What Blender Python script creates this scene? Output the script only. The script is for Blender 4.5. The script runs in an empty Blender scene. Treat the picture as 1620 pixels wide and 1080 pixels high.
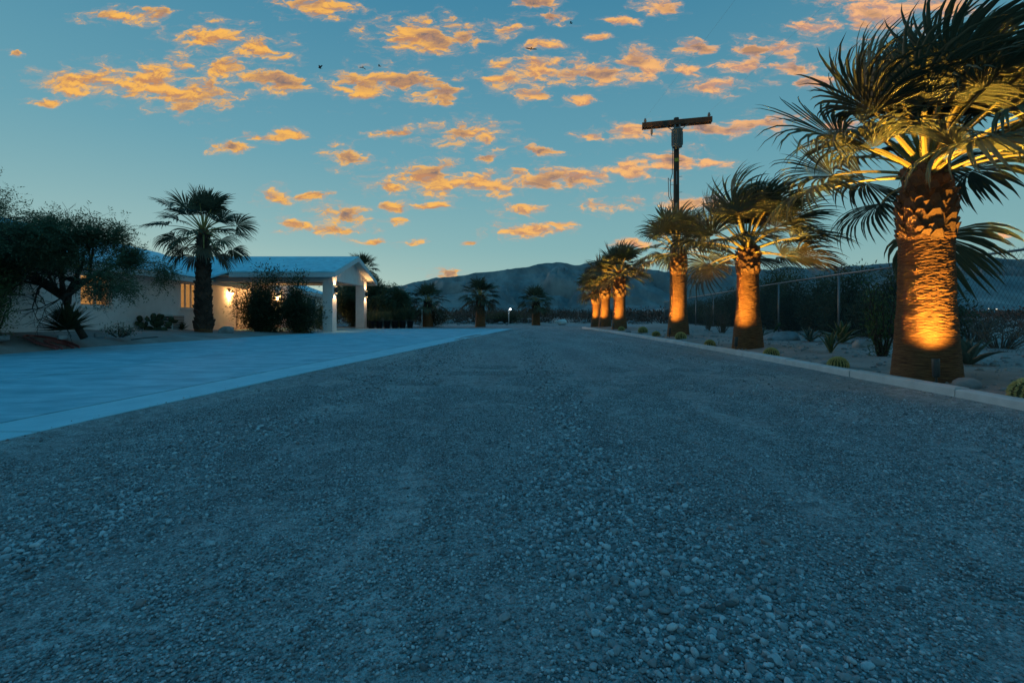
import bpy, math, random
import numpy as np
from mathutils import Vector, Matrix
R = math.radians
random.seed(7)
SC = bpy.context.scene
COL = SC.collection

# ------------------------------------------------------------------ camera
CAM_H, FPX, HOR = 0.85, 765.0, 496.0          # camera height, focal length and horizon row in photo pixels
cam_d = bpy.data.cameras.new('camera'); cam = bpy.data.objects.new('camera', cam_d); COL.objects.link(cam)
cam.location = (0, 0, CAM_H); cam.rotation_euler = (R(90), 0, 0)
cam_d.sensor_width = 36; cam_d.lens = FPX / 1620 * 36; cam_d.shift_y = -(540 - HOR) / 1620
cam_d.clip_start = 0.05; cam_d.clip_end = 30000
SC.camera = cam

def P(px, py, Y):
    return Vector(((px - 810) / FPX * Y, Y, CAM_H - (py - HOR) / FPX * Y))
def G(px, py, z=0.0):
    Y = FPX * (CAM_H - z) / (py - HOR)
    return Vector(((px - 810) / FPX * Y, Y, z))

# ------------------------------------------------------------------ world (dusk sky with sunset clouds)
GLOW = Vector((-0.85, 1.0, 0.05)).normalized()
CLOUDS = [(120,130,72,20),(235,128,80,30),(300,152,78,24),(330,60,58,22),(402,76,52,18),(362,108,46,16),(412,120,62,15),(452,132,34,18),
 (195,25,58,13),(510,8,64,19),(75,162,30,6),(662,58,74,27),(735,64,36,13),(795,45,26,14),(572,132,50,24),(640,128,72,17),(690,150,44,13),
 (735,212,62,22),(545,245,30,17),(358,232,32,9),(410,218,30,6),(455,214,25,9),(615,210,35,6),(678,285,78,25),(772,292,60,18),(618,297,30,9),
 (440,314,28,13),(490,312,32,7),(545,340,54,14),(632,348,26,7),(620,326,26,9),(676,326,26,7),(468,358,30,10),(530,366,42,9),(590,382,25,5),
 (650,382,22,6),(743,383,18,5),(835,332,36,10),(830,365,60,10),(880,355,30,5),(850,112,66,24),(935,118,84,17),(1020,100,50,20),(800,128,36,9),
 (842,152,26,12),(855,70,27,7),(877,30,30,9),(845,4,38,10),(1046,8,36,14),(945,60,20,6),(980,33,24,7),(1095,75,38,11),(1085,112,26,7),
 (1125,140,46,13),(1210,78,60,14),(1172,106,38,11),(1256,108,52,9),(1290,130,52,8),(1285,48,45,11),(1130,206,64,10),(1200,195,56,14),
 (1000,208,46,13),(935,214,28,6),(1000,266,44,19),(1062,256,54,18),(1122,258,44,9),(866,280,60,15),(925,286,58,13),(960,325,54,10),
 (1340,200,32,9),(1385,18,80,32),(860,240,30,8),(920,158,30,8),(705,431,27,6),(1095,319,46,12),(1480,8,70,18),(770,250,24,5),(1004,386,30,6),
 (1590,372,14,4),(20,82,14,5)]

def lin(c):
    return tuple(((v / 255) / 12.92 if v / 255 <= 0.04045 else ((v / 255 + 0.055) / 1.055) ** 2.4) for v in c)

def build_world():
    w = bpy.data.worlds.new('World'); SC.world = w; w.use_nodes = True
    nt = w.node_tree; nt.nodes.clear(); N = nt.nodes.new; L = nt.links.new
    def val(n, i, x):
        if isinstance(x, (int, float)): n.inputs[i].default_value = x
        elif isinstance(x, (tuple, list)): n.inputs[i].default_value = x
        elif x is not None: L(x, n.inputs[i])
    def ma(op, a, b=None, c=None, clamp=False):
        n = N('ShaderNodeMath'); n.operation = op; n.use_clamp = clamp
        val(n, 0, a); val(n, 1, b); val(n, 2, c); return n.outputs[0]
    def vm(op, a, b=None, c=None, out=0):
        n = N('ShaderNodeVectorMath'); n.operation = op
        val(n, 0, a); val(n, 1, b); val(n, 2, c); return n.outputs[out]
    def sm(x, a, b):
        n = N('ShaderNodeMapRange'); n.interpolation_type = 'SMOOTHSTEP'
        val(n, 0, x); n.inputs[1].default_value = a; n.inputs[2].default_value = b; return n.outputs[0]
    def mix(f, a, b):
        n = N('ShaderNodeMix'); n.data_type = 'RGBA'; val(n, 0, f); val(n, 6, a); val(n, 7, b); return n.outputs[2]
    def noise(v, s, d=5, r=.6):
        n = N('ShaderNodeTexNoise'); n.noise_dimensions = '2D'; L(v, n.inputs['Vector'])
        n.inputs['Scale'].default_value = s; n.inputs['Detail'].default_value = d; n.inputs['Roughness'].default_value = r
        return n
    tc = N('ShaderNodeTexCoord'); d = vm('NORMALIZE', tc.outputs['Generated'])
    sx = N('ShaderNodeSeparateXYZ'); L(d, sx.inputs[0]); x, y, z = sx.outputs
    # clear sky: deep blue overhead, pale towards the horizon, brightest where the sun went down
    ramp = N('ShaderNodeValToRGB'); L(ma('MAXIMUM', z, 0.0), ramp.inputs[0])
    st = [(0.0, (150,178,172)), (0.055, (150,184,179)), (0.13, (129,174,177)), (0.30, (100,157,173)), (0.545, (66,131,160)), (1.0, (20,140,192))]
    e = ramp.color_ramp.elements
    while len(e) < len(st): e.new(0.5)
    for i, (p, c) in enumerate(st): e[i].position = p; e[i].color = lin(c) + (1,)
    dg = vm('DOT_PRODUCT', d, tuple(GLOW), out=1)
    broad = sm(dg, -1.0, 1.0)
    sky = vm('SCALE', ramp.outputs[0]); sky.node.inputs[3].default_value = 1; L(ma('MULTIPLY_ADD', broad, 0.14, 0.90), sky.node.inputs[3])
    g2 = ma('POWER', ma('MAXIMUM', dg, 0.0), 6.0)
    low = ma('POWER', ma('SUBTRACT', 1.0, ma('ABSOLUTE', z)), 9.0)
    gl = vm('SCALE', (0.26, 0.19, 0.10)); L(ma('MULTIPLY', g2, low), gl.node.inputs[3])
    sky = vm('ADD', sky, gl)
    nish = N('ShaderNodeTexSky'); nish.sky_type = 'NISHITA'; nish.sun_disc = False
    nish.sun_elevation = R(1.5); nish.sun_rotation = math.atan2(GLOW.x, GLOW.y); nish.ozone_density = 3.0
    sky = vm('MULTIPLY_ADD', nish.outputs[0], (0.004, 0.004, 0.005), sky)
    # clouds: a field of soft ellipses in the view of the drive, broken up by fractal noise; plain noise clouds elsewhere
    yy = ma('MAXIMUM', y, 0.02)
    pu, pv = ma('DIVIDE', x, yy), ma('DIVIDE', z, yy)
    cb = N('ShaderNodeCombineXYZ'); L(pu, cb.inputs[0]); L(pv, cb.inputs[1]); p = cb.outputs[0]
    ps = vm('MULTIPLY', p, (1.0, 2.1, 1.0))
    wn = noise(ps, 13.0, 4, .6)
    wv = vm('MULTIPLY', vm('SUBTRACT', wn.outputs['Color'], (.5, .5, .5)), (0.075, 0.026, 0.0))
    pw = vm('ADD', p, wv)
    M = None
    for cx, cy, rx, ry in CLOUDS:
        u, v = (cx - 810) / FPX, (HOR - cy) / FPX
        s = (FPX / (rx * 1.32), FPX / (ry * 1.40), 0.0)
        q = vm('MULTIPLY_ADD', pw, s, (-u * s[0], -v * s[1], 0.0))
        ln = vm('LENGTH', q, out=1)
        M = ln if M is None else ma('MINIMUM', M, ln)
    M = ma('SUBTRACT', 1.0, M)
    zz = ma('MAXIMUM', z, 0.03)
    c2 = N('ShaderNodeCombineXYZ'); L(ma('DIVIDE', x, zz), c2.inputs[0]); L(ma('DIVIDE', y, zz), c2.inputs[1])
    n2 = noise(c2.outputs[0], 1.6, 4, .55)
    M2 = ma('MULTIPLY', ma('SUBTRACT', n2.outputs[0], 0.70), 6.0)
    out = ma('MAXIMUM', sm(ma('ABSOLUTE', pu), 1.08, 1.25), sm(pv, 0.67, 0.82))
    out = ma('MAXIMUM', out, sm(y, 0.14, 0.04))
    mm = N('ShaderNodeMix'); L(out, mm.inputs[0]); L(M, mm.inputs[2]); L(M2, mm.inputs[3]); M = mm.outputs[0]
    M = ma('MAXIMUM', M, -1.0)
    pf = vm('MULTIPLY', pw, (1.0, 2.5, 1.0))
    f1 = noise(pf, 17.0, 10, .67).outputs[0]
    f1b = noise(vm('ADD', pf, (0.003, 0.018, 0.0)), 17.0, 7, .66).outputs[0]
    lo = noise(vm('ADD', ps, (3.7, 1.9, 0.0)), 6.0, 2, .5).outputs[0]
    D = ma('ADD', M, ma('MULTIPLY', ma('SUBTRACT', f1, 0.5), ma('MULTIPLY_ADD', lo, 2.2, 1.7)))
    solid = sm(D, 0.04, 0.80)
    veil = ma('MULTIPLY', sm(ma('ADD', M, ma('MULTIPLY', ma('SUBTRACT', f1, 0.5), 3.2)), -0.15, 0.7), 0.42)
    dens = ma('MAXIMUM', solid, veil)
    relief = sm(ma('SUBTRACT', f1, f1b), -0.15, 0.13)
    side = sm(pu, -0.35, 0.75)
    hi = mix(side, lin((255,188,84)) + (1,), lin((252,186,128)) + (1,))
    sh = mix(side, lin((196,136,92)) + (1,), lin((196,148,130)) + (1,))
    body = mix(relief, sh, hi)
    edge = mix(sm(solid, 0.0, 0.8), lin((198,166,150)) + (1,), body)
    dark = mix(relief, lin((104,104,112)) + (1,), lin((186,138,102)) + (1,))
    ccol = mix(ma('MULTIPLY', sm(D, 0.45, 1.1), sm(lo, 0.46, 0.60)), edge, dark)
    fade = ma('MULTIPLY', dens, sm(z, 0.01, 0.05))
    fade = ma('MULTIPLY', fade, 0.94)
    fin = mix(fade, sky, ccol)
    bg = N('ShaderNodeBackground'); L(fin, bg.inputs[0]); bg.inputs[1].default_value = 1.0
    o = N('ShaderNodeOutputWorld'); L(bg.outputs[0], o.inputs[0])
build_world()
SC.world.cycles.sampling_method = 'NONE'      # a smooth sky needs no importance map

sun_d = bpy.data.lights.new('sun', 'SUN'); sun_d.energy = 0.9; sun_d.angle = R(16); sun_d.color = (1.0, 0.72, 0.55)
sun = bpy.data.objects.new('sun', sun_d); COL.objects.link(sun)
sun.rotation_euler = Vector((-GLOW.x, -GLOW.y, -0.10)).to_track_quat('-Z', 'Y').to_euler()
vs = SC.view_settings; vs.view_transform = 'Standard'; vs.look = 'None'; vs.exposure = 0.0; vs.gamma = 1.0
cy = SC.cycles
cy.max_bounces = 5; cy.diffuse_bounces = 3; cy.glossy_bounces = 2; cy.transmission_bounces = 3; cy.transparent_max_bounces = 12
cy.use_denoising = True; cy.sample_clamp_indirect = 4; cy.caustics_reflective = False; cy.caustics_refractive = False

# ------------------------------------------------------------------ helpers
_rs = np.random.RandomState(3)
_T = _rs.rand(256, 256)
def vnoise(x, y):
    x = np.asarray(x, float); y = np.asarray(y, float)
    xi = np.floor(x).astype(int); yi = np.floor(y).astype(int)
    fx = x - xi; fy = y - yi; fx = fx * fx * (3 - 2 * fx); fy = fy * fy * (3 - 2 * fy)
    a = _T[xi & 255, yi & 255]; b = _T[(xi + 1) & 255, yi & 255]; c = _T[xi & 255, (yi + 1) & 255]; d = _T[(xi + 1) & 255, (yi + 1) & 255]
    return (a * (1 - fx) + b * fx) * (1 - fy) + (c * (1 - fx) + d * fx) * fy
def fbm(x, y, o=5, g=0.5):
    s = 0; a = 1; t = 0
    for k in range(o):
        s = s + a * vnoise(x * 2 ** k + 17.3 * k, y * 2 ** k + 5.1 * k); t += a; a *= g
    return s / t
def ridged(x, y, o=5, g=0.5):
    s = 0; a = 1; t = 0
    for k in range(o):
        s = s + a * (1 - np.abs(2 * vnoise(x * 2 ** k + 9.7 * k, y * 2 ** k + 3.3 * k) - 1)); t += a; a *= g
    return s / t

def tag(o, label=None, cat=None, group=None, kind=None):
    if label: o['label'] = label
    if cat: o['category'] = cat
    if group: o['group'] = group
    if kind: o['kind'] = kind
    return o
def link(name, data, parent=None, loc=(0, 0, 0), rot=(0, 0, 0), scale=(1, 1, 1)):
    o = bpy.data.objects.new(name, data); COL.objects.link(o)
    o.parent = parent; o.location = loc; o.rotation_euler = rot; o.scale = scale
    return o
def empty(name, loc=(0, 0, 0), rz=0):
    o = link(name, None, None, loc, (0, 0, rz)); o.empty_display_size = 0.1
    return o
def mesh(name, v, f, mat=None, smooth=False):
    m = bpy.data.meshes.new(name)
    m.from_pydata([tuple(map(float, p)) for p in v], [], [tuple(map(int, q)) for q in f])
    if mat: m.materials.append(mat)
    if smooth: m.polygons.foreach_set('use_smooth', [True] * len(m.polygons))
    m.update(); return m
class MB:
    def __init__(s): s.v = []; s.f = []
    def add(s, v, f):
        b = len(s.v); s.v += [tuple(p) for p in v]; s.f += [tuple(i + b for i in q) for q in f]; return s
    def box(s, x0, x1, y0, y1, z0, z1):
        return s.add([(x0,y0,z0),(x1,y0,z0),(x1,y1,z0),(x0,y1,z0),(x0,y0,z1),(x1,y0,z1),(x1,y1,z1),(x0,y1,z1)],
                     [(3,2,1,0),(4,5,6,7),(0,1,5,4),(1,2,6,5),(2,3,7,6),(3,0,4,7)])
    def hexa(s, b, t):      # four bottom points, four top points
        return s.add(list(b) + list(t), [(3,2,1,0),(4,5,6,7),(0,1,5,4),(1,2,6,5),(2,3,7,6),(3,0,4,7)])
    def tube(s, pts, rad, n=8, cap=True):
        pts = [Vector(p) for p in pts]; m = len(pts)
        if not isinstance(rad, (list, tuple, np.ndarray)): rad = [rad] * m
        vs = []; prev = None
        for i, p in enumerate(pts):
            t = (pts[min(i + 1, m - 1)] - pts[max(i - 1, 0)])
            t = t.normalized() if t.length > 1e-9 else Vector((0, 0, 1))
            if prev is None: a = t.orthogonal().normalized()
            else:
                a = prev - t * prev.dot(t); a = a.normalized() if a.length > 1e-6 else t.orthogonal().normalized()
            prev = a; b = t.cross(a)
            for k in range(n):
                th = 2 * math.pi * k / n
                vs.append(p + (a * math.cos(th) + b * math.sin(th)) * rad[i])
        fs = [(i*n + k, i*n + (k+1) % n, (i+1)*n + (k+1) % n, (i+1)*n + k) for i in range(m - 1) for k in range(n)]
        if cap: fs += [tuple(range(n))[::-1], tuple((m-1)*n + k for k in range(n))]
        return s.add(vs, fs)
    def lathe(s, prof, n=16, c=(0, 0, 0)):
        vs = [(c[0] + r * math.cos(2*math.pi*k/n), c[1] + r * math.sin(2*math.pi*k/n), c[2] + z) for r, z in prof for k in range(n)]
        m = len(prof)
        fs = [(i*n + k, i*n + (k+1) % n, (i+1)*n + (k+1) % n, (i+1)*n + k) for i in range(m - 1) for k in range(n)]
        fs += [tuple(range(n))[::-1], tuple((m-1)*n + k for k in range(n))]
        return s.add(vs, fs)
    def mesh(s, name, mat, smooth=False): return mesh(name, s.v, s.f, mat, smooth)
    def build(s, name, mat, parent=None, smooth=False, loc=(0, 0, 0), rot=(0, 0, 0)):
        return link(name, s.mesh(name, mat, smooth), parent, loc, rot)

def leaf_mesh_data(c, d, n, ln, wd, curl=0.0):
    """diamond leaves: centres c, directions d, normals n (arrays), lengths, widths"""
    c = np.asarray(c, float); d = np.asarray(d, float); n = np.asarray(n, float)
    d = d / (np.linalg.norm(d, axis=1, keepdims=True) + 1e-9)
    sd = np.cross(d, n); sd = sd / (np.linalg.norm(sd, axis=1, keepdims=True) + 1e-9)
    nn = np.cross(sd, d)
    ln = np.broadcast_to(np.asarray(ln, float), (len(c),))[:, None]; wd = np.broadcast_to(np.asarray(wd, float), (len(c),))[:, None]
    a = c; b = c + d * ln * .45 + sd * wd * .5 + nn * wd * .15; e = c + d * ln - nn * ln * curl; g = c + d * ln * .45 - sd * wd * .5 + nn * wd * .15
    v = np.stack([a, b, e, g], 1).reshape(-1, 3)
    f = np.arange(len(c) * 4).reshape(-1, 4)
    return v, f
def fast_mesh(name, v, f, mat, smooth=False):
    v = np.asarray(v, np.float32); f = np.asarray(f, np.int32); k = f.shape[1]
    m = bpy.data.meshes.new(name)
    m.vertices.add(len(v)); m.vertices.foreach_set('co', v.ravel())
    m.loops.add(f.size); m.loops.foreach_set('vertex_index', f.ravel())
    m.polygons.add(len(f)); m.polygons.foreach_set('loop_start', np.arange(len(f), dtype=np.int32) * k)
    if smooth: m.polygons.foreach_set('use_smooth', np.ones(len(f), bool))
    if mat: m.materials.append(mat)
    m.update(calc_edges=True); m.validate(); return m

# ------------------------------------------------------------------ materials
def mat(name, c1, c2=None, scale=6.0, rough=0.85, bump=0.0, bscale=None, stretch=(1, 1, 1), spec=0.25, detail=6, dist=0.02,
        c3=None, s3=1.0, rnd=0.0, metal=0.0, trans=0.0, emit=None, estr=0.0, contrast=(0.3, 0.7)):
    m = bpy.data.materials.new(name); m.use_nodes = True; nt = m.node_tree; N = nt.nodes.new; L = nt.links.new
    b = nt.nodes['Principled BSDF']; out = nt.nodes['Material Output']
    b.inputs['Roughness'].default_value = rough; b.inputs['Specular IOR Level'].default_value = spec; b.inputs['Metallic'].default_value = metal
    b.inputs['Base Color'].default_value = tuple(c1) + (1,)
    tc = N('ShaderNodeTexCoord'); mp = N('ShaderNodeMapping'); mp.inputs['Scale'].default_value = stretch; L(tc.outputs['Object'], mp.inputs[0])
    def noise(s, d=detail, r=.6):
        n = N('ShaderNodeTexNoise'); n.inputs['Scale'].default_value = s; n.inputs['Detail'].default_value = d; n.inputs['Roughness'].default_value = r
        L(mp.outputs[0], n.inputs['Vector']); return n.outputs[0]
    colr = None
    if c2 is not None:
        r = N('ShaderNodeValToRGB'); L(noise(scale), r.inputs[0])
        r.color_ramp.elements[0].position, r.color_ramp.elements[1].position = contrast
        r.color_ramp.elements[0].color = tuple(c1) + (1,); r.color_ramp.elements[1].color = tuple(c2) + (1,)
        colr = r.outputs[0]
    if c3 is not None:
        x = N('ShaderNodeMix'); x.data_type = 'RGBA'
        rr = N('ShaderNodeMapRange'); rr.inputs[1].default_value = .48; rr.inputs[2].default_value = .72; L(noise(s3, 4), rr.inputs[0])
        L(rr.outputs[0], x.inputs[0]); L(colr, x.inputs[6]); x.inputs[7].default_value = tuple(c3) + (1,); colr = x.outputs[2]
    if rnd:
        oi = N('ShaderNodeObjectInfo'); hs = N('ShaderNodeHueSaturation')
        mr = N('ShaderNodeMapRange'); mr.inputs[3].default_value = 1 - rnd; mr.inputs[4].default_value = 1 + rnd; L(oi.outputs['Random'], mr.inputs[0])
        L(mr.outputs[0], hs.inputs['Value'])
        if colr is not None: L(colr, hs.inputs['Color'])
        else: hs.inputs['Color'].default_value = tuple(c1) + (1,)
        colr = hs.outputs[0]
    if colr is not None: L(colr, b.inputs['Base Color'])
    if bump:
        bp = N('ShaderNodeBump'); bp.inputs['Strength'].default_value = bump; bp.inputs['Distance'].default_value = dist
        L(noise(bscale or scale * 3, 5, .65), bp.inputs['Height']); L(bp.outputs[0], b.inputs['Normal'])
    if emit:
        b.inputs['Emission Color'].default_value = tuple(emit) + (1,); b.inputs['Emission Strength'].default_value = estr
    if trans:
        t = N('ShaderNodeBsdfTranslucent'); mx = N('ShaderNodeMixShader'); mx.inputs[0].default_value = trans
        if colr is not None: L(colr, t.inputs[0])
        else: t.inputs[0].default_value = tuple(c1) + (1,)
        L(b.outputs[0], mx.inputs[1]); L(t.outputs[0], mx.inputs[2]); L(mx.outputs[0], out.inputs[0])
    return m

def gravel_material():
    m = bpy.data.materials.new('gravel_bed'); m.use_nodes = True; nt = m.node_tree; N = nt.nodes.new; L = nt.links.new
    b = nt.nodes['Principled BSDF']; b.inputs['Roughness'].default_value = .9; b.inputs['Specular IOR Level'].default_value = .2
    tc = N('ShaderNodeTexCoord'); co = tc.outputs['Object']
    vo = N('ShaderNodeTexVoronoi'); vo.inputs['Scale'].default_value = 190; L(co, vo.inputs['Vector'])
    vo2 = N('ShaderNodeTexVoronoi'); vo2.inputs['Scale'].default_value = 75; L(co, vo2.inputs['Vector'])
    sp = N('ShaderNodeSeparateColor'); L(vo.outputs['Color'], sp.inputs[0])
    sp2 = N('ShaderNodeSeparateColor'); L(vo2.outputs['Color'], sp2.inputs[0])
    mp = N('ShaderNodeMapping'); mp.inputs['Scale'].default_value = (1.2, .22, 1); L(co, mp.inputs[0])
    tr = N('ShaderNodeTexNoise'); tr.inputs['Scale'].default_value = 1.6; tr.inputs['Detail'].default_value = 5; L(mp.outputs[0], tr.inputs['Vector'])
    ad = N('ShaderNodeMath'); ad.operation = 'MULTIPLY_ADD'; L(sp2.outputs[0], ad.inputs[0]); ad.inputs[1].default_value = .5; L(sp.outputs[0], ad.inputs[2])
    r = N('ShaderNodeValToRGB'); L(ad.outputs[0], r.inputs[0])
    e = r.color_ramp.elements; e[0].position = .05; e[0].color = (.12,.14,.15,1); e[1].position = 1.0; e[1].color = (.38,.42,.435,1)
    x = N('ShaderNodeMix'); x.data_type = 'RGBA'; x.blend_type = 'MULTIPLY'; x.inputs[0].default_value = .8
    r2 = N('ShaderNodeValToRGB'); L(tr.outputs[0], r2.inputs[0]); r2.color_ramp.elements[0].position = .3; r2.color_ramp.elements[1].position = .72
    r2.color_ramp.elements[0].color = (.70,.70,.70,1); r2.color_ramp.elements[1].color = (1.2,1.18,1.14,1)
    L(r.outputs[0], x.inputs[6]); L(r2.outputs[0], x.inputs[7])
    g3 = N('ShaderNodeTexNoise'); g3.inputs['Scale'].default_value = 11; g3.inputs['Detail'].default_value = 7; g3.inputs['Roughness'].default_value = .75; L(co, g3.inputs['Vector'])
    r3 = N('ShaderNodeValToRGB'); L(g3.outputs[0], r3.inputs[0]); r3.color_ramp.elements[0].position = .34; r3.color_ramp.elements[1].position = .66
    r3.color_ramp.elements[0].color = (.50,.50,.50,1); r3.color_ramp.elements[1].color = (1.35,1.35,1.35,1)
    x3 = N('ShaderNodeMix'); x3.data_type = 'RGBA'; x3.blend_type = 'MULTIPLY'; x3.inputs[0].default_value = .85
    L(x.outputs[2], x3.inputs[6]); L(r3.outputs[0], x3.inputs[7]); L(x3.outputs[2], b.inputs['Base Color'])
    h = N('ShaderNodeMath'); h.operation = 'MULTIPLY_ADD'; L(vo2.outputs['Distance'], h.inputs[0]); h.inputs[1].default_value = -2.0
    h2 = N('ShaderNodeMath'); h2.operation = 'MULTIPLY'; L(vo.outputs['Distance'], h2.inputs[0]); h2.inputs[1].default_value = -.8; L(h2.outputs[0], h.inputs[2])
    bp = N('ShaderNodeBump'); bp.inputs['Strength'].default_value = .9; bp.inputs['Distance'].default_value = .006; L(h.outputs[0], bp.inputs['Height']); L(bp.outputs[0], b.inputs['Normal'])
    return m
def stone_material():
    m = bpy.data.materials.new('gravel_stone'); m.use_nodes = True; nt = m.node_tree; N = nt.nodes.new; L = nt.links.new
    b = nt.nodes['Principled BSDF']; b.inputs['Roughness'].default_value = .82; b.inputs['Specular IOR Level'].default_value = .25
    oi = N('ShaderNodeObjectInfo'); at = N('ShaderNodeAttribute'); at.attribute_name = 'tone'
    a = N('ShaderNodeMath'); a.operation = 'ADD'; L(oi.outputs['Random'], a.inputs[0]); L(at.outputs['Fac'], a.inputs[1])
    fr = N('ShaderNodeMath'); fr.operation = 'FRACT'; L(a.outputs[0], fr.inputs[0])
    r = N('ShaderNodeValToRGB'); L(fr.outputs[0], r.inputs[0]); e = r.color_ramp.elements
    cs = [(0,(.08,.09,.095)),(.2,(.15,.165,.175)),(.45,(.22,.245,.26)),(.62,(.20,.17,.17)),(.66,(.27,.30,.32)),(.88,(.33,.37,.39)),(.985,(.40,.44,.46))]
    while len(e) < len(cs): e.new(.5)
    for i, (p, c) in enumerate(cs): e[i].position = p; e[i].color = c + (1,)
    tc = N('ShaderNodeTexCoord'); n = N('ShaderNodeTexNoise'); n.inputs['Scale'].default_value = 3; n.inputs['Detail'].default_value = 5; L(tc.outputs['Object'], n.inputs['Vector'])
    x = N('ShaderNodeMix'); x.data_type = 'RGBA'; x.blend_type = 'MULTIPLY'; x.inputs[0].default_value = .6
    L(r.outputs[0], x.inputs[6]); L(n.outputs[0], x.inputs[7]); L(x.outputs[2], b.inputs['Base Color'])
    hs = N('ShaderNodeHueSaturation'); hs.inputs['Value'].default_value = 1.75; L(x.outputs[2], hs.inputs['Color']); L(hs.outputs[0], b.inputs['Base Color'])
    return m
def trunk_material():
    m = bpy.data.materials.new('palm_trunk'); m.use_nodes = True; nt = m.node_tree; N = nt.nodes.new; L = nt.links.new
    b = nt.nodes['Principled BSDF']; b.inputs['Roughness'].default_value = .8; b.inputs['Specular IOR Level'].default_value = .2
    tc = N('ShaderNodeTexCoord'); mp = N('ShaderNodeMapping'); mp.inputs['Scale'].default_value = (1, 1, 12); L(tc.outputs['Object'], mp.inputs[0])
    n = N('ShaderNodeTexNoise'); n.inputs['Scale'].default_value = 7; n.inputs['Detail'].default_value = 8; n.inputs['Roughness'].default_value = .7; L(mp.outputs[0], n.inputs['Vector'])
    n2 = N('ShaderNodeTexNoise'); n2.inputs['Scale'].default_value = 34; n2.inputs['Detail'].default_value = 5; L(mp.outputs[0], n2.inputs['Vector'])
    r = N('ShaderNodeValToRGB'); L(n.outputs[0], r.inputs[0]); e = r.color_ramp.elements
    e[0].position = .34; e[0].color = (.085,.032,.020,1); e[1].position = .70; e[1].color = (.34,.165,.07,1)
    L(r.outputs[0], b.inputs['Base Color'])
    ad = N('ShaderNodeMath'); ad.operation = 'MULTIPLY_ADD'; L(n2.outputs[0], ad.inputs[0]); ad.inputs[1].default_value = .5; L(n.outputs[0], ad.inputs[2])
    bp = N('ShaderNodeBump'); bp.inputs['Strength'].default_value = 1.0; bp.inputs['Distance'].default_value = .03; L(ad.outputs[0], bp.inputs['Height']); L(bp.outputs[0], b.inputs['Normal'])
    return m
def concrete_material():
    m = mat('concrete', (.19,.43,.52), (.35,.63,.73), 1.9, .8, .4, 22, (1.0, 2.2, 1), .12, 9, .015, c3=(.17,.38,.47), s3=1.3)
    return m
def glass_material():
    m = bpy.data.materials.new('window_glass'); m.use_nodes = True; nt = m.node_tree; N = nt.nodes.new; L = nt.links.new
    nt.nodes.remove(nt.nodes['Principled BSDF']); g = N('ShaderNodeBsdfGlossy'); g.inputs['Roughness'].default_value = .03
    t = N('ShaderNodeBsdfTransparent'); x = N('ShaderNodeMixShader'); x.inputs[0].default_value = .12
    L(t.outputs[0], x.inputs[1]); L(g.outputs[0], x.inputs[2]); L(x.outputs[0], nt.nodes['Material Output'].inputs[0]); return m

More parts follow.
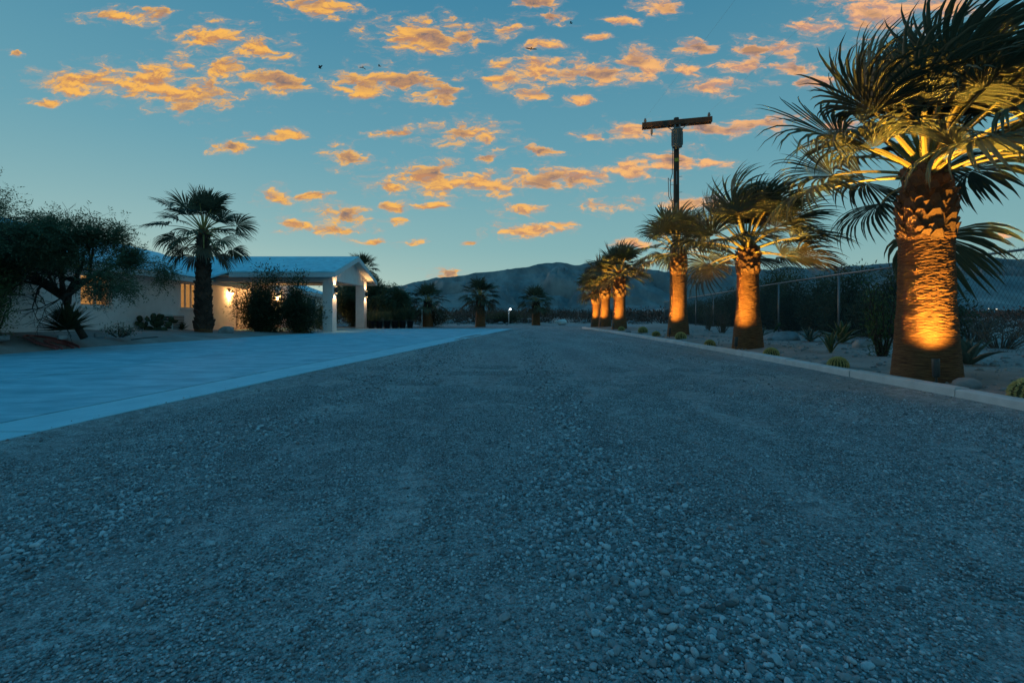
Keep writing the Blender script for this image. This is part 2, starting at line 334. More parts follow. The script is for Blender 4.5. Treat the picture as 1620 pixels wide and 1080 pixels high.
MT = dict(
 gravel=gravel_material(), stone=stone_material(), trunk=trunk_material(), concrete=concrete_material(), glass=glass_material(),
 sand=mat('desert_sand', (.19,.175,.165), (.38,.345,.325), 1.3, .95, .6, 22, c3=(.27,.22,.195), s3=.35, dist=.03),
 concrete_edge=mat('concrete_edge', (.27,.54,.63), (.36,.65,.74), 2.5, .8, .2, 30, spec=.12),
 joint=mat('joint_filler', (.05,.05,.05), (.09,.085,.08), 8, .95),
 kerb=mat('kerb_concrete', (.44,.47,.48), (.58,.61,.62), 5, .8, .3, 40, dist=.006),
 rock=mat('mountain_rock', (.13,.145,.155), (.33,.32,.31), .005, .95, .8, .02, detail=9, dist=12, c3=(.14,.15,.155), s3=.0030, stretch=(1.6, .5, 1)),
 boulder=mat('boulder', (.17,.18,.19), (.34,.35,.35), 5, .9, .6, 12, rnd=.2, dist=.02),
 stucco=mat('stucco', (.74,.66,.63), (.84,.76,.73), 3, .9, .7, 38, dist=.02),
 shingle=mat('roof_shingle', (.30,.60,.70), (.45,.80,.88), 2.2, .85, .5, 26, (1, 1, 3), dist=.02, c3=(.26,.52,.62), s3=3.0),
 fascia=mat('fascia_paint', (.52,.56,.58), (.60,.64,.66), 4, .6, .1),
 soffit=mat('soffit_paint', (.60,.54,.46), (.66,.60,.52), 4, .7, .1),
 darkmetal=mat('dark_metal', (.025,.024,.023), (.045,.043,.04), 20, .45, spec=.5),
 steel=mat('galvanised_steel', (.13,.14,.15), (.20,.21,.22), 30, .5, spec=.5, metal=.5),
 wire=mat('fence_wire', (.07,.075,.08), (.11,.115,.12), 30, .6, spec=.4),
 frame=mat('window_frame', (.55,.53,.5), (.62,.6,.57), 10, .5),
 slat=mat('blind_slat', (.62,.5,.34), (.7,.58,.4), 10, .6, trans=.45),
 room=mat('lit_room', (.8,.6,.35), None, emit=(1.0,.50,.14), estr=0.85),
 darkglass=mat('dark_glass', (.02,.025,.03), (.03,.03,.035), 3, .08, spec=.6),
 door=mat('door_wood', (.10,.05,.03), (.17,.09,.05), 4, .6, stretch=(6, 6, 1)),
 frond=mat('frond_green', (.045,.058,.034), (.11,.12,.07), 2.5, .6, spec=.3, rnd=.35, trans=.14),
 frond_dry=mat('frond_dry', (.075,.062,.042), (.14,.118,.078), 3, .75, rnd=.3, trans=.2),
 petiole=mat('petiole', (.22,.17,.05), (.34,.27,.08), 3, .5, spec=.4, rnd=.2),
 boot=mat('leaf_base', (.09,.045,.028), (.26,.14,.075), 9, .85, .6, 30, (1,1,3), rnd=.35),
 boot_dark=mat('leaf_base_dark', (.045,.028,.022), (.12,.075,.055), 9, .9, .6, 30, (1,1,3), rnd=.35),
 bark=mat('bark', (.03,.024,.02), (.085,.068,.055), 8, .95, .9, 18, (1, 1, .35), dist=.03),
 leaf_mesq=mat('mesquite_leaf', (.08,.112,.06), (.15,.185,.105), 1.4, .7, trans=.42),
 leaf_dark=mat('shrub_leaf_dark', (.042,.058,.032), (.105,.13,.066), 1.6, .6, trans=.35),
 leaf_green=mat('shrub_leaf_green', (.05,.085,.03), (.12,.17,.06), 1.8, .6, trans=.25),
 leaf_dry=mat('dry_brush', (.10,.08,.06), (.20,.165,.13), 1.2, .9, trans=.1),
 scrub=mat('far_scrub', (.055,.036,.030), (.13,.088,.072), .25, .95),
 agave=mat('agave_leaf', (.07,.11,.09), (.13,.18,.15), 4, .5, spec=.4, rnd=.2),
 agave_g=mat('agave_green', (.05,.08,.035), (.11,.14,.06), 4, .5, spec=.4, rnd=.2),
 cactus=mat('cactus_skin', (.055,.060,.025), (.085,.088,.036), 6, .6),
 spine=mat('cactus_spine', (.60,.48,.18), (.72,.60,.28), 6, .6),
 pear=mat('prickly_pear', (.03,.045,.022), (.06,.08,.04), 6, .6, .3, 14, rnd=.25),
 flower=mat('white_flower', (.6,.6,.58), None, rough=.7),
 hose=mat('garden_hose', (.22,.06,.06), (.30,.09,.08), 4, .45, spec=.5),
 white=mat('white_paint', (.62,.63,.62), (.72,.73,.72), 6, .5),
 pot=mat('nursery_pot', (.018,.018,.02), (.035,.035,.038), 8, .5),
 pole=mat('pole_wood', (.06,.035,.025), (.13,.075,.05), 5, .9, .5, 18, (6, 6, .5)),
 transformer=mat('transformer_grey', (.13,.15,.15), (.18,.20,.20), 4, .5, spec=.4),
 ceramic=mat('insulator', (.20,.19,.19), None, rough=.3),
 yellow=mat('yellow_tag', (.6,.42,.04), None, rough=.6),
 bird=mat('bird_feather', (.012,.012,.013), (.03,.03,.03), 8, .7),
 bulb=mat('lamp_bulb', (1,.8,.5), None, emit=(1.0,.60,.22), estr=9.0),
 white_lamp=mat('white_lamp', (1,1,1), None, emit=(.85,.95,1.0), estr=14.0),
 far_lamp=mat('far_lamp', (1,1,1), None, emit=(1.0,.86,.60), estr=1.6),
)

# ------------------------------------------------------------------ ground, gravel, drive, kerb
def interp(Y, pts):
    return np.interp(Y, [p[0] for p in pts], [p[1] for p in pts])
EDGE_OUT = [(-6, -3.6), (1.0, -3.42), (3.1, -3.30), (4.0, -3.22), (5.4, -3.03), (7.2, -2.80), (9.2, -2.48), (14, -1.78), (20, -0.88), (26, 0.0)]
EDGE_IN = [(-6, -10.1), (6, -10.1), (9.7, -10.25), (12, -10.3), (14.4, -9.55), (17.8, -9.0), (20.2, -8.3), (21.2, -8.6), (21.21, -13.6), (27, -14)]
KERB = [(-6, 4.15), (2, 4.30), (4.14, 4.38), (10.2, 4.52), (16, 4.45), (21, 4.30), (26, 4.06), (27.5, 3.95)]
def wallx(Y): return -12.02 - .1735 * (np.asarray(Y) - 10.8)

def ground_z(x, y):
    x = np.asarray(x, float); y = np.asarray(y, float)
    n = (fbm(x * .7 + 30, y * .7 + 11, 4) - .5)
    z = 0.03 + n * .10
    near = (y < 27.5)
    kx = interp(y, KERB)
    rb = np.clip((x - kx - .15) / 1.2, 0, 1)                      # planting bed behind the kerb
    z = np.where(near & (x > kx), .055 + .075 * rb + n * .10 * np.clip(rb * 2, .15, 1), z)
    ei = interp(y, EDGE_IN)                                       # mounded bed in front of the house
    wx = wallx(y)
    t = np.clip((ei - x) / np.maximum(ei - wx, .6), 0, 1.3)
    top = np.interp(y, [6, 10, 14, 18, 21, 23, 26], [.42, .42, .34, .22, .12, .03, .0])
    z = np.where(near & (x < ei + .05), .02 + top * np.sin(np.clip(t, 0, 1) * math.pi / 2) + n * .05, z)
    eo = interp(y, EDGE_OUT)
    z = np.where(near & (x <= kx + .02) & (x >= ei + .05), -.12, z)      # below drive and gravel
    far = (y >= 27.5) & (y < 37 + fbm(x * .2, y * 0 + 3, 2) * 3) & (x > -13) & (x < 9)
    z = np.where(far, -.05, z)
    return z

def build_ground():
    xs = np.concatenate([[-9000, -4000, -1500, -500, -200, -90], np.arange(-45, 45.01, .36), [90, 200, 500, 1500, 4000, 9000]])
    ys = np.concatenate([[-3000, -800, -200, -60, -20], np.arange(-8, 62, .36), [75, 100, 150, 250, 450, 900, 1800, 4000, 9000]])
    X, Y = np.meshgrid(xs, ys); Z = ground_z(X, Y)
    big = (np.abs(X) > 45) | (Y > 62) | (Y < -8); Z = np.where(big, 0.0, Z)
    nx, ny = len(xs), len(ys)
    v = np.stack([X, Y, Z], -1).reshape(-1, 3)
    i = np.arange(nx * ny).reshape(ny, nx)
    f = np.stack([i[:-1, :-1], i[:-1, 1:], i[1:, 1:], i[1:, :-1]], -1).reshape(-1, 4)
    tag(link('ground', fast_mesh('ground', v, f, MT['sand'], True)), kind='structure')
build_ground()

def gravel_z(x, y):
    x = np.asarray(x, float); y = np.asarray(y, float)
    e1 = x - interp(y, EDGE_OUT); e2 = interp(y, KERB) - x
    bank = np.where(y < 26, .032 * np.exp(-(np.clip(e1, 0, None) / .22) ** 2) + .02 * np.exp(-(e2 / .2) ** 2), 0)
    return bank + .03 * (fbm(x * .9, y * .16 + 4, 3) - .5) + .012 * (fbm(x * 3, y * 2, 3) - .5)
def build_gravel_sheet():
    ys = np.concatenate([np.arange(-4, 9, .12), np.arange(9, 41, .5)]); nx = 110
    v = []; 
    for y in ys:
        if y < 26.1: a, b = float(interp(y, EDGE_OUT)) - .35, float(interp(y, KERB)) + .06
        else: a, b = -13.0, (float(interp(y, KERB)) + .06 if y < 27.4 else 9.5)
        x = np.linspace(a, b, nx); v.append(np.stack([x, np.full(nx, y), gravel_z(x, y)], -1))
    v = np.array(v).reshape(-1, 3); i = np.arange(len(v)).reshape(len(ys), nx)
    f = np.stack([i[:-1, :-1], i[:-1, 1:], i[1:, 1:], i[1:, :-1]], -1).reshape(-1, 4)
    tag(link('gravel_road', fast_mesh('gravel_road', v, f, MT['gravel'], True)), kind='structure')
build_gravel_sheet()

def build_concrete():
    root = tag(empty('concrete_driveway', (0, 0, 0)), kind='structure')
    rows = [0.2, 3.35, 6.6, 10.2, 14.0, 18.0, 22.0, 26.0]
    gap, top = .022, .034
    base = MB()
    for j in range(len(rows) - 1):
        y0, y1 = rows[j] + gap / 2, rows[j + 1] - gap / 2
        n = 10; ys = np.linspace(y0, y1, n)
        eo, ei = interp(ys, EDGE_OUT), interp(ys, EDGE_IN)
        cuts = [eo, eo - .52 - .012 * ys, eo * .55 + ei * .45, ei]
        if y0 > 20: cuts = [eo, eo - .52 - .012 * ys, eo * .6 + (-9.0) * .4, np.full(n, -8.7), np.minimum(ei, -13.4)] if y0 > 21.9 else cuts
        for c in range(len(cuts) - 1):
            a, b = cuts[c], cuts[c + 1]
            hi = a - (gap * .7 if c else 0); lo = b + (gap * .7 if c < len(cuts) - 2 else 0)
            if float(np.min(hi - lo)) < .05: continue
            mb = MB(); vs = []
            for k in range(n): vs += [(lo[k], ys[k], top), (hi[k], ys[k], top), (lo[k], ys[k], -.03), (hi[k], ys[k], -.03)]
            fs = []
            for k in range(n - 1):
                p, q = 4 * k, 4 * k + 4
                fs += [(p, p + 1, q + 1, q), (p + 1, p + 3, q + 3, q + 1), (p + 2, p, q, q + 2)]
            fs += [(0, 2, 3, 1), (4*n-4, 4*n-3, 4*n-1, 4*n-2)]
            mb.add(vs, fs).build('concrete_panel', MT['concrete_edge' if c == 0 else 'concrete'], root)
    mb = MB(); ys = np.linspace(.2, 26, 40)
    eo, ei = interp(ys, EDGE_OUT), np.minimum(interp(ys, EDGE_IN), -8.3)
    vs = []
    for k in range(40): vs += [(ei[k], ys[k], top - .022), (eo[k] - .02, ys[k], top - .022)]
    mb.add(vs, [(2*k, 2*k+1, 2*k+3, 2*k+2) for k in range(39)]).build('joint_bed', MT['joint'], root)
    MB().box(-13.6, -8.72, 21.25, 27.3, -.03, .040).build('porch_slab', MT['concrete'], root)
build_concrete()

def build_kerb():
    root = tag(empty('kerb'), kind='structure')
    y = -4.5
    while y < 27.3:
        y1 = min(y + 1.55, 27.4); ys = np.linspace(y + .008, y1 - .008, 5); xs = interp(ys, KERB) + random.uniform(-.006, .006); dz = random.uniform(-.007, .007)
        vs = []
        for k in range(5):
            x = xs[k]; w = .16
            vs += [(x, ys[k], -.05), (x + .004, ys[k], .095 + dz), (x + .016, ys[k], .108 + dz), (x + w - .012, ys[k], .108 + dz), (x + w, ys[k], .097 + dz), (x + w, ys[k], -.05)]
        fs = [(6*k + a, 6*k + a + 6, 6*k + a + 7, 6*k + a + 1) for k in range(4) for a in range(5)] + [(0,1,2,3,4,5), (29,28,27,26,25,24)]
        MB().add(vs, fs).build('kerb_segment', MT['kerb'], root)
        y = y1
build_kerb()

# loose stones
def ico(sub):
    import bmesh
    bm = bmesh.new(); bmesh.ops.create_icosphere(bm, subdivisions=sub, radius=1.0)
    v = np.array([p.co[:] for p in bm.verts]); f = np.array([[q.index for q in t.verts] for t in bm.faces]); bm.free(); return v, f
def build_stones():
    rs = np.random.RandomState(11)
    src = bpy.data.collections.new('stone_source')
    V2, F2 = ico(2); V1, F1 = ico(1)
    for k in range(9):                                     # single stones, about 1 unit long
        v = V2.copy(); q = rs.randn(9, 3); q /= np.linalg.norm(q, axis=1, keepdims=True)
        for a in q:                                        # flattened facets
            dd = v @ a; lim = rs.uniform(.38, .75); v -= np.outer(np.clip(dd - lim, 0, None) * .93, a)
        v *= np.array([1, rs.uniform(.6, .95), rs.uniform(.4, .7)]) * .68
        m = fast_mesh('stone', v, F2, MT['stone'], True)
        o = bpy.data.objects.new('a_stone%d' % k, m); src.objects.link(o)
    for k in range(4):                                     # patches of fine chips
        vs, fs, tn = [], [], []; S = .5
        for i in range(1300):
            s = rs.uniform(.0022, .0062) * (1.25 if rs.rand() < .15 else 1)
            v = V1 * np.array([1, rs.uniform(.6, 1), rs.uniform(.45, .8)]) * s * (1 + rs.randn(len(V1), 1) * .13)
            a = rs.uniform(0, 6.28); c, d = math.cos(a), math.sin(a); v = v @ np.array([[c, -d, 0], [d, c, 0], [0, 0, 1]])
            v += np.array([rs.uniform(-S/2, S/2), rs.uniform(-S/2, S/2), s * .25])
            fs.append(F1 + len(V1) * i); vs.append(v); tn += [rs.rand()] * len(V1)
        m = fast_mesh('chips', np.concatenate(vs), np.concatenate(fs), MT['stone'], False)
        at = m.attributes.new('tone', 'FLOAT', 'POINT'); at.data.foreach_set('value', tn)
        o = bpy.data.objects.new('b_chips%d' % k, m); src.objects.link(o)
    pts, scl, rot, idx = [], [], [], []
    # coarse stones
    n = 0; N = 150000
    Yc = np.concatenate([np.sqrt(rs.uniform(.5 ** 2, 2.3 ** 2, int(N * .25))), 2.3 * np.exp(rs.uniform(0, math.log(22 / 2.3), int(N * .95)))])
    Xc = rs.uniform(-1, 1, len(Yc)) * (1.28 * Yc + .5)
    coarse = fbm(Xc * 1.15 + 8, Yc * .22 + 2, 4)
    lumps = fbm(Xc * 2.4 + 50, Yc * 1.6 + 7, 3)
    spill = interp(Yc, EDGE_OUT) - rs.exponential(.05, len(Yc)) * (rs.rand(len(Yc)) < .5)
    keep = (Xc > spill + .01) & (Xc < interp(Yc, KERB) - .015)
    wob = (fbm(Yc * .5, Yc * 0 + 3, 3) - .5) * .5
    band = np.exp(-((Xc - .42 + wob) / .34) ** 2) + .9 * np.exp(-((Xc + 1.75 + wob) / .75) ** 2) + .55 * np.exp(-((Xc - 2.7 + wob) / .8) ** 2)
    coarse = .35 * coarse + .22 + .30 * band * (.6 + .8 * lumps)
    keep &= rs.rand(len(Yc)) < np.clip((coarse - .40) * 3.6 + (lumps - .5) * 1.2, .16, 1)
    Xc, Yc, coarse = Xc[keep], Yc[keep], coarse[keep]
    size = np.exp(rs.normal(math.log(.0118), .42, len(Yc))) * np.clip(.72 + (coarse - .42) * 1.7, .7, 1.25) * np.clip(.9 + Yc * .035, 1, 1.4)
    size = np.clip(size, .006, .032)
    for x, y, s in zip(Xc, Yc, size):
        pts.append((x, y, 0)); scl.append((s, s, s * 1.05)); rot.append((rs.normal(0, .35), rs.normal(0, .35), rs.uniform(0, 6.28))); idx.append(rs.randint(0, 9))
    Z = np.where(Xc < interp(Yc, EDGE_OUT) + .004, .034 + size * .25, gravel_z(Xc, Yc) + size * .16)
    pts = [(p[0], p[1], z) for p, z in zip(pts, Z)]
    # chip patches
    for gy in np.arange(.5, 8.5, .42):
        for gx in np.arange(-3.6, 4.5, .42):
            if abs(gx) > 1.3 * gy + .7 or rs.rand() < (gy - 3.5) / 5.0: continue
            x, y = gx + rs.uniform(-.08, .08), gy + rs.uniform(-.08, .08)
            if x < float(interp(y, EDGE_OUT)) + .3 or x > float(interp(y, KERB)) - .3: continue
            pts.append((x, y, float(gravel_z(x, y)) + .001)); scl.append((1, 1, 1)); rot.append((0, 0, rs.uniform(0, 6.28))); idx.append(9 + rs.randint(0, 4))
    m = bpy.data.meshes.new('gravel'); m.from_pydata(pts, [], [])
    a = m.attributes.new('scl', 'FLOAT_VECTOR', 'POINT'); a.data.foreach_set('vector', np.array(scl, np.float32).ravel())
    a = m.attributes.new('rot', 'FLOAT_VECTOR', 'POINT'); a.data.foreach_set('vector', np.array(rot, np.float32).ravel())
    a = m.attributes.new('idx', 'INT', 'POINT'); a.data.foreach_set('value', np.array(idx, np.int32))
    ob = link('gravel', m); tag(ob, 'loose grey stones and chips strewn over the gravel road', 'gravel', kind='stuff')
    ng = bpy.data.node_groups.new('scatter', 'GeometryNodeTree')
    ng.interface.new_socket('Geometry', in_out='INPUT', socket_type='NodeSocketGeometry'); ng.interface.new_socket('Geometry', in_out='OUTPUT', socket_type='NodeSocketGeometry')
    gi, go = ng.nodes.new('NodeGroupInput'), ng.nodes.new('NodeGroupOutput')
    ip = ng.nodes.new('GeometryNodeInstanceOnPoints'); ci = ng.nodes.new('GeometryNodeCollectionInfo')
    ci.inputs['Collection'].default_value = src; ci.inputs['Separate Children'].default_value = True; ci.inputs['Reset Children'].default_value = True
    def na(nm, ty):
        q = ng.nodes.new('GeometryNodeInputNamedAttribute'); q.data_type = ty; q.inputs['Name'].default_value = nm; return q.outputs['Attribute']
    L = ng.links.new
    mp = ng.nodes.new('GeometryNodeMeshToPoints'); L(gi.outputs[0], mp.inputs[0])
    L(mp.outputs[0], ip.inputs['Points']); L(ci.outputs[0], ip.inputs['Instance']); ip.inputs['Pick Instance'].default_value = True
    L(na('idx', 'INT'), ip.inputs['Instance Index']); L(na('rot', 'FLOAT_VECTOR'), ip.inputs['Rotation']); L(na('scl', 'FLOAT_VECTOR'), ip.inputs['Scale'])
    L(ip.outputs[0], go.inputs[0])
    md = ob.modifiers.new('scatter', 'NODES'); md.node_group = ng
build_stones()

# ------------------------------------------------------------------ mountains
RIDGE = [(-400, 478), (100, 476), (420, 472), (560, 462), (600, 457), (633, 451), (655, 444.4), (700, 436.7), (722, 436.7), (744, 433), (800, 426.7), (835, 421), (851, 415.6), (871, 415.6),
         (891, 413.3), (905, 416), (920, 417.7), (938, 414.4), (975, 418), (1010, 423), (1042, 425.6), (1055, 427.6), (1087, 421.6), (1121, 414), (1160, 420), (1220, 426.7), (1247, 421.7), (1313, 424), (1341, 420.7),
         (1380, 420), (1398, 416), (1440, 414), (1513, 409), (1567, 406), (1620, 409), (1750, 404), (1950, 420), (2200, 440)]
def build_mountain(name, ridge, ybase, yridge, seed, cols, rows, amp, lo=-300, hi=2100):
    px = np.linspace(lo, hi, cols); ry = np.interp(px, [r[0] for r in ridge], [r[1] for r in ridge])
    ry = ry + (fbm(px * .045 + seed, px * 0 + 2.2, 4) - .5) * 5.0 + (ridged(px * .02 + seed, px * 0 + 7.1, 3) - .6) * -3.0
    u = (px - 810) / FPX; vmax = np.maximum((HOR - ry) / FPX, .0008)
    t = np.concatenate([np.linspace(0, 1, rows), np.linspace(1.1, 1.6, 5)])
    T, U = np.meshgrid(t, u, indexing='ij'); VM = np.broadcast_to(vmax, T.shape)
    Yd = ybase + (yridge - ybase) * T
    X = U * Yd
    s = np.clip(T, 0, 1)
    prof = s ** 1.15
    k = 1 / (yridge - ybase)
    wx = X * k * 2.2 + (fbm(X * k * 4, Yd * k * 4, 3) - .5) * .8
    rg = ridged(wx * 2.3 + T * 2.2 + seed, T * 1.5 + seed * .3, 7, .56)
    Z = VM * yridge * (prof + amp * (rg - .80) * (np.clip(s, 0, 1) ** .8) * (np.clip(1 - s, 0, 1) ** .5 * 1.25 + .04))
    Z = np.where(T > 1, VM * yridge * (1 - (T - 1) * 1.1), Z)
    lim = VM * Yd * (.985) + CAM_H
    Z = np.where((T < 1), np.minimum(Z, lim), Z) ; Z = np.where(T <= 0, -30, np.maximum(Z, -5))
    v = np.stack([X, Yd, Z], -1).reshape(-1, 3); i = np.arange(len(v)).reshape(T.shape)
    f = np.stack([i[:-1, :-1], i[:-1, 1:], i[1:, 1:], i[1:, :-1]], -1).reshape(-1, 4)
    tag(link(name, fast_mesh(name, v, f, MT['rock'], True)), kind='structure')
build_mountain('mountain', RIDGE, 2600, 4600, 3.0, 900, 150, 2.1)
build_mountain('hill', [(1000, 492), (1180, 480), (1300, 462), (1418, 440), (1470, 436), (1513, 434), (1620, 437), (1750, 431), (1900, 440), (2150, 470)], 1500, 2300, 8.0, 260, 50, .5, 980, 2150)

# ------------------------------------------------------------------ house
def build_house():
    O = Vector((-11.45, 10.8, 0)); d = Vector((-.1708, .9853, 0)); n = Vector((.9853, .1708, 0))
    def H(s, o, z): p = O + d * s + n * o; return (p.x, p.y, z)
    root = tag(empty('house', H(8, -2, 0)), 'long pale stucco desert house with blue-grey roof and gabled entry porch', 'house')
    W = Matrix.Translation(-root.location)
    def put(mb, name, m, parent=None, smooth=False):
        par = parent or root
        off = -root.location
        mb.v = [(p[0] + off.x, p[1] + off.y, p[2] + off.z) for p in mb.v]
        return mb.build(name, MT[m], par, smooth)
    def slab(s0, s1, o0, o1, z0, z1):
        return MB().hexa([H(s0,o0,z0),H(s1,o0,z0),H(s1,o1,z0),H(s0,o1,z0)], [H(s0,o0,z1),H(s1,o0,z1),H(s1,o1,z1),H(s0,o1,z1)])
    wz, S0, S1 = 2.2, -7.0, 15.05
    wins = [(3.45, 4.85, 1.08, 2.02), (9.25, 11.55, 1.06, 2.12)]
    # long wall, pieced around the two windows
    wall = MB(); s = S0
    for a, b, z0, z1 in wins:
        wall.add(*(lambda m: (m.v, m.f))(slab(s, a, -.85, -.55, -.1, wz + .05)))
        wall.add(*(lambda m: (m.v, m.f))(slab(a, b, -.85, -.55, -.1, z0)))
        wall.add(*(lambda m: (m.v, m.f))(slab(a, b, -.85, -.55, z1, wz + .05)))
        s = b
    wall.add(*(lambda m: (m.v, m.f))(slab(s, S1, -.85, -.55, -.1, wz + .05)))
    put(wall, 'wall', 'stucco')
    for wi, (a, b, z0, z1) in enumerate(wins):
        w = put(slab(a, b, -.86, -.845, z0, z1), 'window', 'room')
        put(slab(a + .02, b - .02, -.665, -.66, z0 + .02, z1 - .02), 'pane', 'glass', w)
        fr = MB()
        for x in ([a + .02, a + .48, a + .98, a + 1.36, b - .06] if wi else [a + .02, (a + b) / 2, b - .06]):
            q = slab(x, x + .05, -.66, -.60, z0, z1); fr.add(q.v, q.f)
        for z in (z0, z1 - .045):
            q = slab(a, b, -.655, -.605, z, z + .045); fr.add(q.v, q.f)
        put(fr, 'window_frame', 'frame', w)
        sl = slab(a + .04, b - .04, -.022, .022, -.004, .004)
        base = Vector(H(a, 0, 0)); k = 0; z = z0 + .05
        nsl = int((z1 - z0 - .08) / .046); me = None
        for k in range(nsl):
            zc = z0 + .06 + k * .046
            if me is None:
                q = MB().hexa([H(a+.04,-.745,zc+.012),H(b-.04,-.745,zc+.012),H(b-.04,-.715,zc-.014),H(a+.04,-.715,zc-.014)],
                              [H(a+.04,-.745,zc+.016),H(b-.04,-.745,zc+.016),H(b-.04,-.715,zc-.010),H(a+.04,-.715,zc-.010)])
                ob = put(q, 'slat', 'slat', w); me = ob.data
            else: link('slat', me, w, (0, 0, k * .046))
        put(slab(a - .06, b + .06, -.57, -.50, z0 - .06, z0 - .003), 'sill', 'stucco', w)
    # main roof: slope, fascia, soffit
    ez, rz = 2.35, 3.98
    def roof(s0, s1, o_r, name='roof'):
        m = MB().hexa([H(s0,.0,ez-.05),H(s1,.0,ez-.05),H(s1,o_r,rz-.05),H(s0,o_r,rz-.05)], [H(s0,.06,ez),H(s1,.06,ez),H(s1,o_r,rz),H(s0,o_r,rz)])
        q = MB().hexa([H(s0,o_r,rz-.05),H(s1,o_r,rz-.05),H(s1,o_r*2,ez-.05),H(s0,o_r*2,ez-.05)], [H(s0,o_r,rz),H(s1,o_r,rz),H(s1,o_r*2,ez),H(s0,o_r*2,ez)])
        m.add(q.v, q.f)
        r = put(m, name, 'shingle')
        put(slab(s0, s1, -.04, .0, ez - .22, ez - .052), 'fascia', 'fascia', r)
        put(slab(s0, s1, -.55, -.042, ez - .20, ez - .18), 'soffit', 'soffit', r)
    roof(S0, S1, -4.2)
    put(slab(S0, S1, -8.0, -7.8, -.1, 2.25), 'wall', 'stucco')
    # entry block behind the porch and its door
    put(MB().box(-17.8, -13.9, 25.75, 30.9, -.05, 2.75), 'wall', 'stucco')
    put(MB().box(-18.0, -13.75, 25.6, 31.0, 2.752, 2.86), 'roof', 'shingle')
    dr = put(MB().box(-13.9, -13.85, 26.0, 27.0, .05, 2.1), 'door', 'door')
    put(MB().box(-13.848, -13.80, 26.86, 26.92, 1.0, 1.12), 'handle', 'darkmetal', dr)
    put(MB().add([H(S1,-.55,-.1),H(S1,-4.2,-.1),H(S1,-4.2,3.9),H(S1,-.55,2.5)], [(0,1,2,3)]), 'wall', 'stucco')
    # far wing beyond the porch
    O2 = Vector((-13.45, 30.9, 0)); d2 = Vector((-.19, .982, 0)).normalized(); n2 = Vector((d2.y, -d2.x, 0))
    def H2(s, o, z): p = O2 + d2 * s + n2 * o; return (p.x, p.y, z)
    def slab2(s0, s1, o0, o1, z0, z1):
        return MB().hexa([H2(s0,o0,z0),H2(s1,o0,z0),H2(s1,o1,z0),H2(s0,o1,z0)], [H2(s0,o0,z1),H2(s1,o0,z1),H2(s1,o1,z1),H2(s0,o1,z1)])
    r = put(MB().hexa([H2(0,0,2.3),H2(13,0,2.3),H2(13,-4.2,3.93),H2(0,-4.2,3.93)], [H2(0,.05,2.35),H2(13,.05,2.35),H2(13,-4.2,3.98),H2(0,-4.2,3.98)]), 'roof', 'shingle')
    put(slab2(0, 13, -.04, 0, 2.12, 2.295), 'fascia', 'fascia', r)
    put(slab2(0, 13, -.9, -.6, -.05, 2.3), 'wall', 'stucco')
    w = put(slab2(4.6, 7.2, -.6, -.585, .75, 1.95), 'window', 'darkglass')
    fr = MB()
    for x in (4.55, 5.85, 7.15):
        q = slab2(x, x + .06, -.598, -.56, .7, 2.0); fr.add(q.v, q.f)
    for z in (.69, 1.951):
        q = slab2(4.55, 7.21, -.597, -.565, z, z + .05); fr.add(q.v, q.f)
    put(fr, 'window_frame', 'frame', w)
    # entry porch: gable roof on two square columns
    Y0, Y1, YM, XF, XB = 21.0, 27.6, 24.3, -7.7, -12.3
    zE, zP = 2.69, 3.72
    PR = (-17.3, YM, zP)
    t = .06
    m = MB()
    def tri_slab(pts):
        k = len(pts); vs = list(pts) + [(p[0], p[1], p[2] - t) for p in pts]
        m.add(vs, [tuple(range(k)), tuple(range(2*k - 1, k - 1, -1))] + [(i, i + k, (i+1) % k + k, (i+1) % k) for i in range(k)])
    tri_slab([(XF, Y0, zE), (XF, YM, zP), PR, (XB, Y0, zE)])
    tri_slab([(XF, YM, zP + .001), (XF, Y1, zE), (-15.2, Y1, zE), (PR[0], PR[1], PR[2] + .001)])
    tri_slab([(XB, Y0 + .001, zE - .002), (PR[0], PR[1], PR[2] - .004), (-13.35, 21.0, 2.36)])
    pr = put(m, 'roof', 'shingle')
    f = MB().box(XB, XF, Y0 + .01, Y0 + .05, zE - .25, zE - t - .002)
    put(f, 'fascia', 'fascia', pr)
    put(MB().box(-15, XF, Y1 - .05, Y1 - .01, zE - .25, zE - t - .002), 'fascia', 'fascia', pr)
    for (ya, za, yb, zb) in ((Y0, zE, YM, zP), (Y1, zE, YM, zP)):
        sg = 1 if yb > ya else -1
        q = MB().hexa([(XF - .04, ya, za - .25), (XF + .012, ya, za - .25), (XF + .012, yb, zb - .25), (XF - .04, yb, zb - .25)],
                      [(XF - .04, ya, za - t - .001), (XF + .012, ya, za - t - .001), (XF + .012, yb, zb - t - .001), (XF - .04, yb, zb - t - .001)])
        put(q, 'fascia', 'fascia', pr)
        q = MB().hexa([(-8.12, ya + sg * .05, za - .20), (XF - .042, ya + sg * .05, za - .20), (XF - .042, yb, zb - .19), (-8.12, yb, zb - .19)],
                      [(-8.12, ya + sg * .05, za - .18), (XF - .042, ya + sg * .05, za - .18), (XF - .042, yb, zb - .17), (-8.12, yb, zb - .17)])
        put(q, 'soffit', 'soffit', pr)
    gz = 2.36
    put(MB().add([(-8.12,21.7,gz),(-8.12,26.9,gz),(-8.12,26.9,2.72),(-8.12,YM,zP-.14),(-8.12,21.7,2.72),
                  (-8.45,21.7,gz),(-8.45,26.9,gz),(-8.45,26.9,2.72),(-8.45,YM,zP-.14),(-8.45,21.7,2.72)],
                 [(0,1,2,3,4),(9,8,7,6,5),(0,5,6,1),(1,6,7,2),(2,7,8,3),(3,8,9,4),(4,9,5,0)]), 'gable', 'stucco')
    put(MB().box(-13.85, -8.452, 21.72, 22.12, 2.27, 2.64), 'beam', 'stucco')
    put(MB().box(-13.85, -8.452, 22.13, 26.9, 2.60, 2.66), 'ceiling', 'soffit')
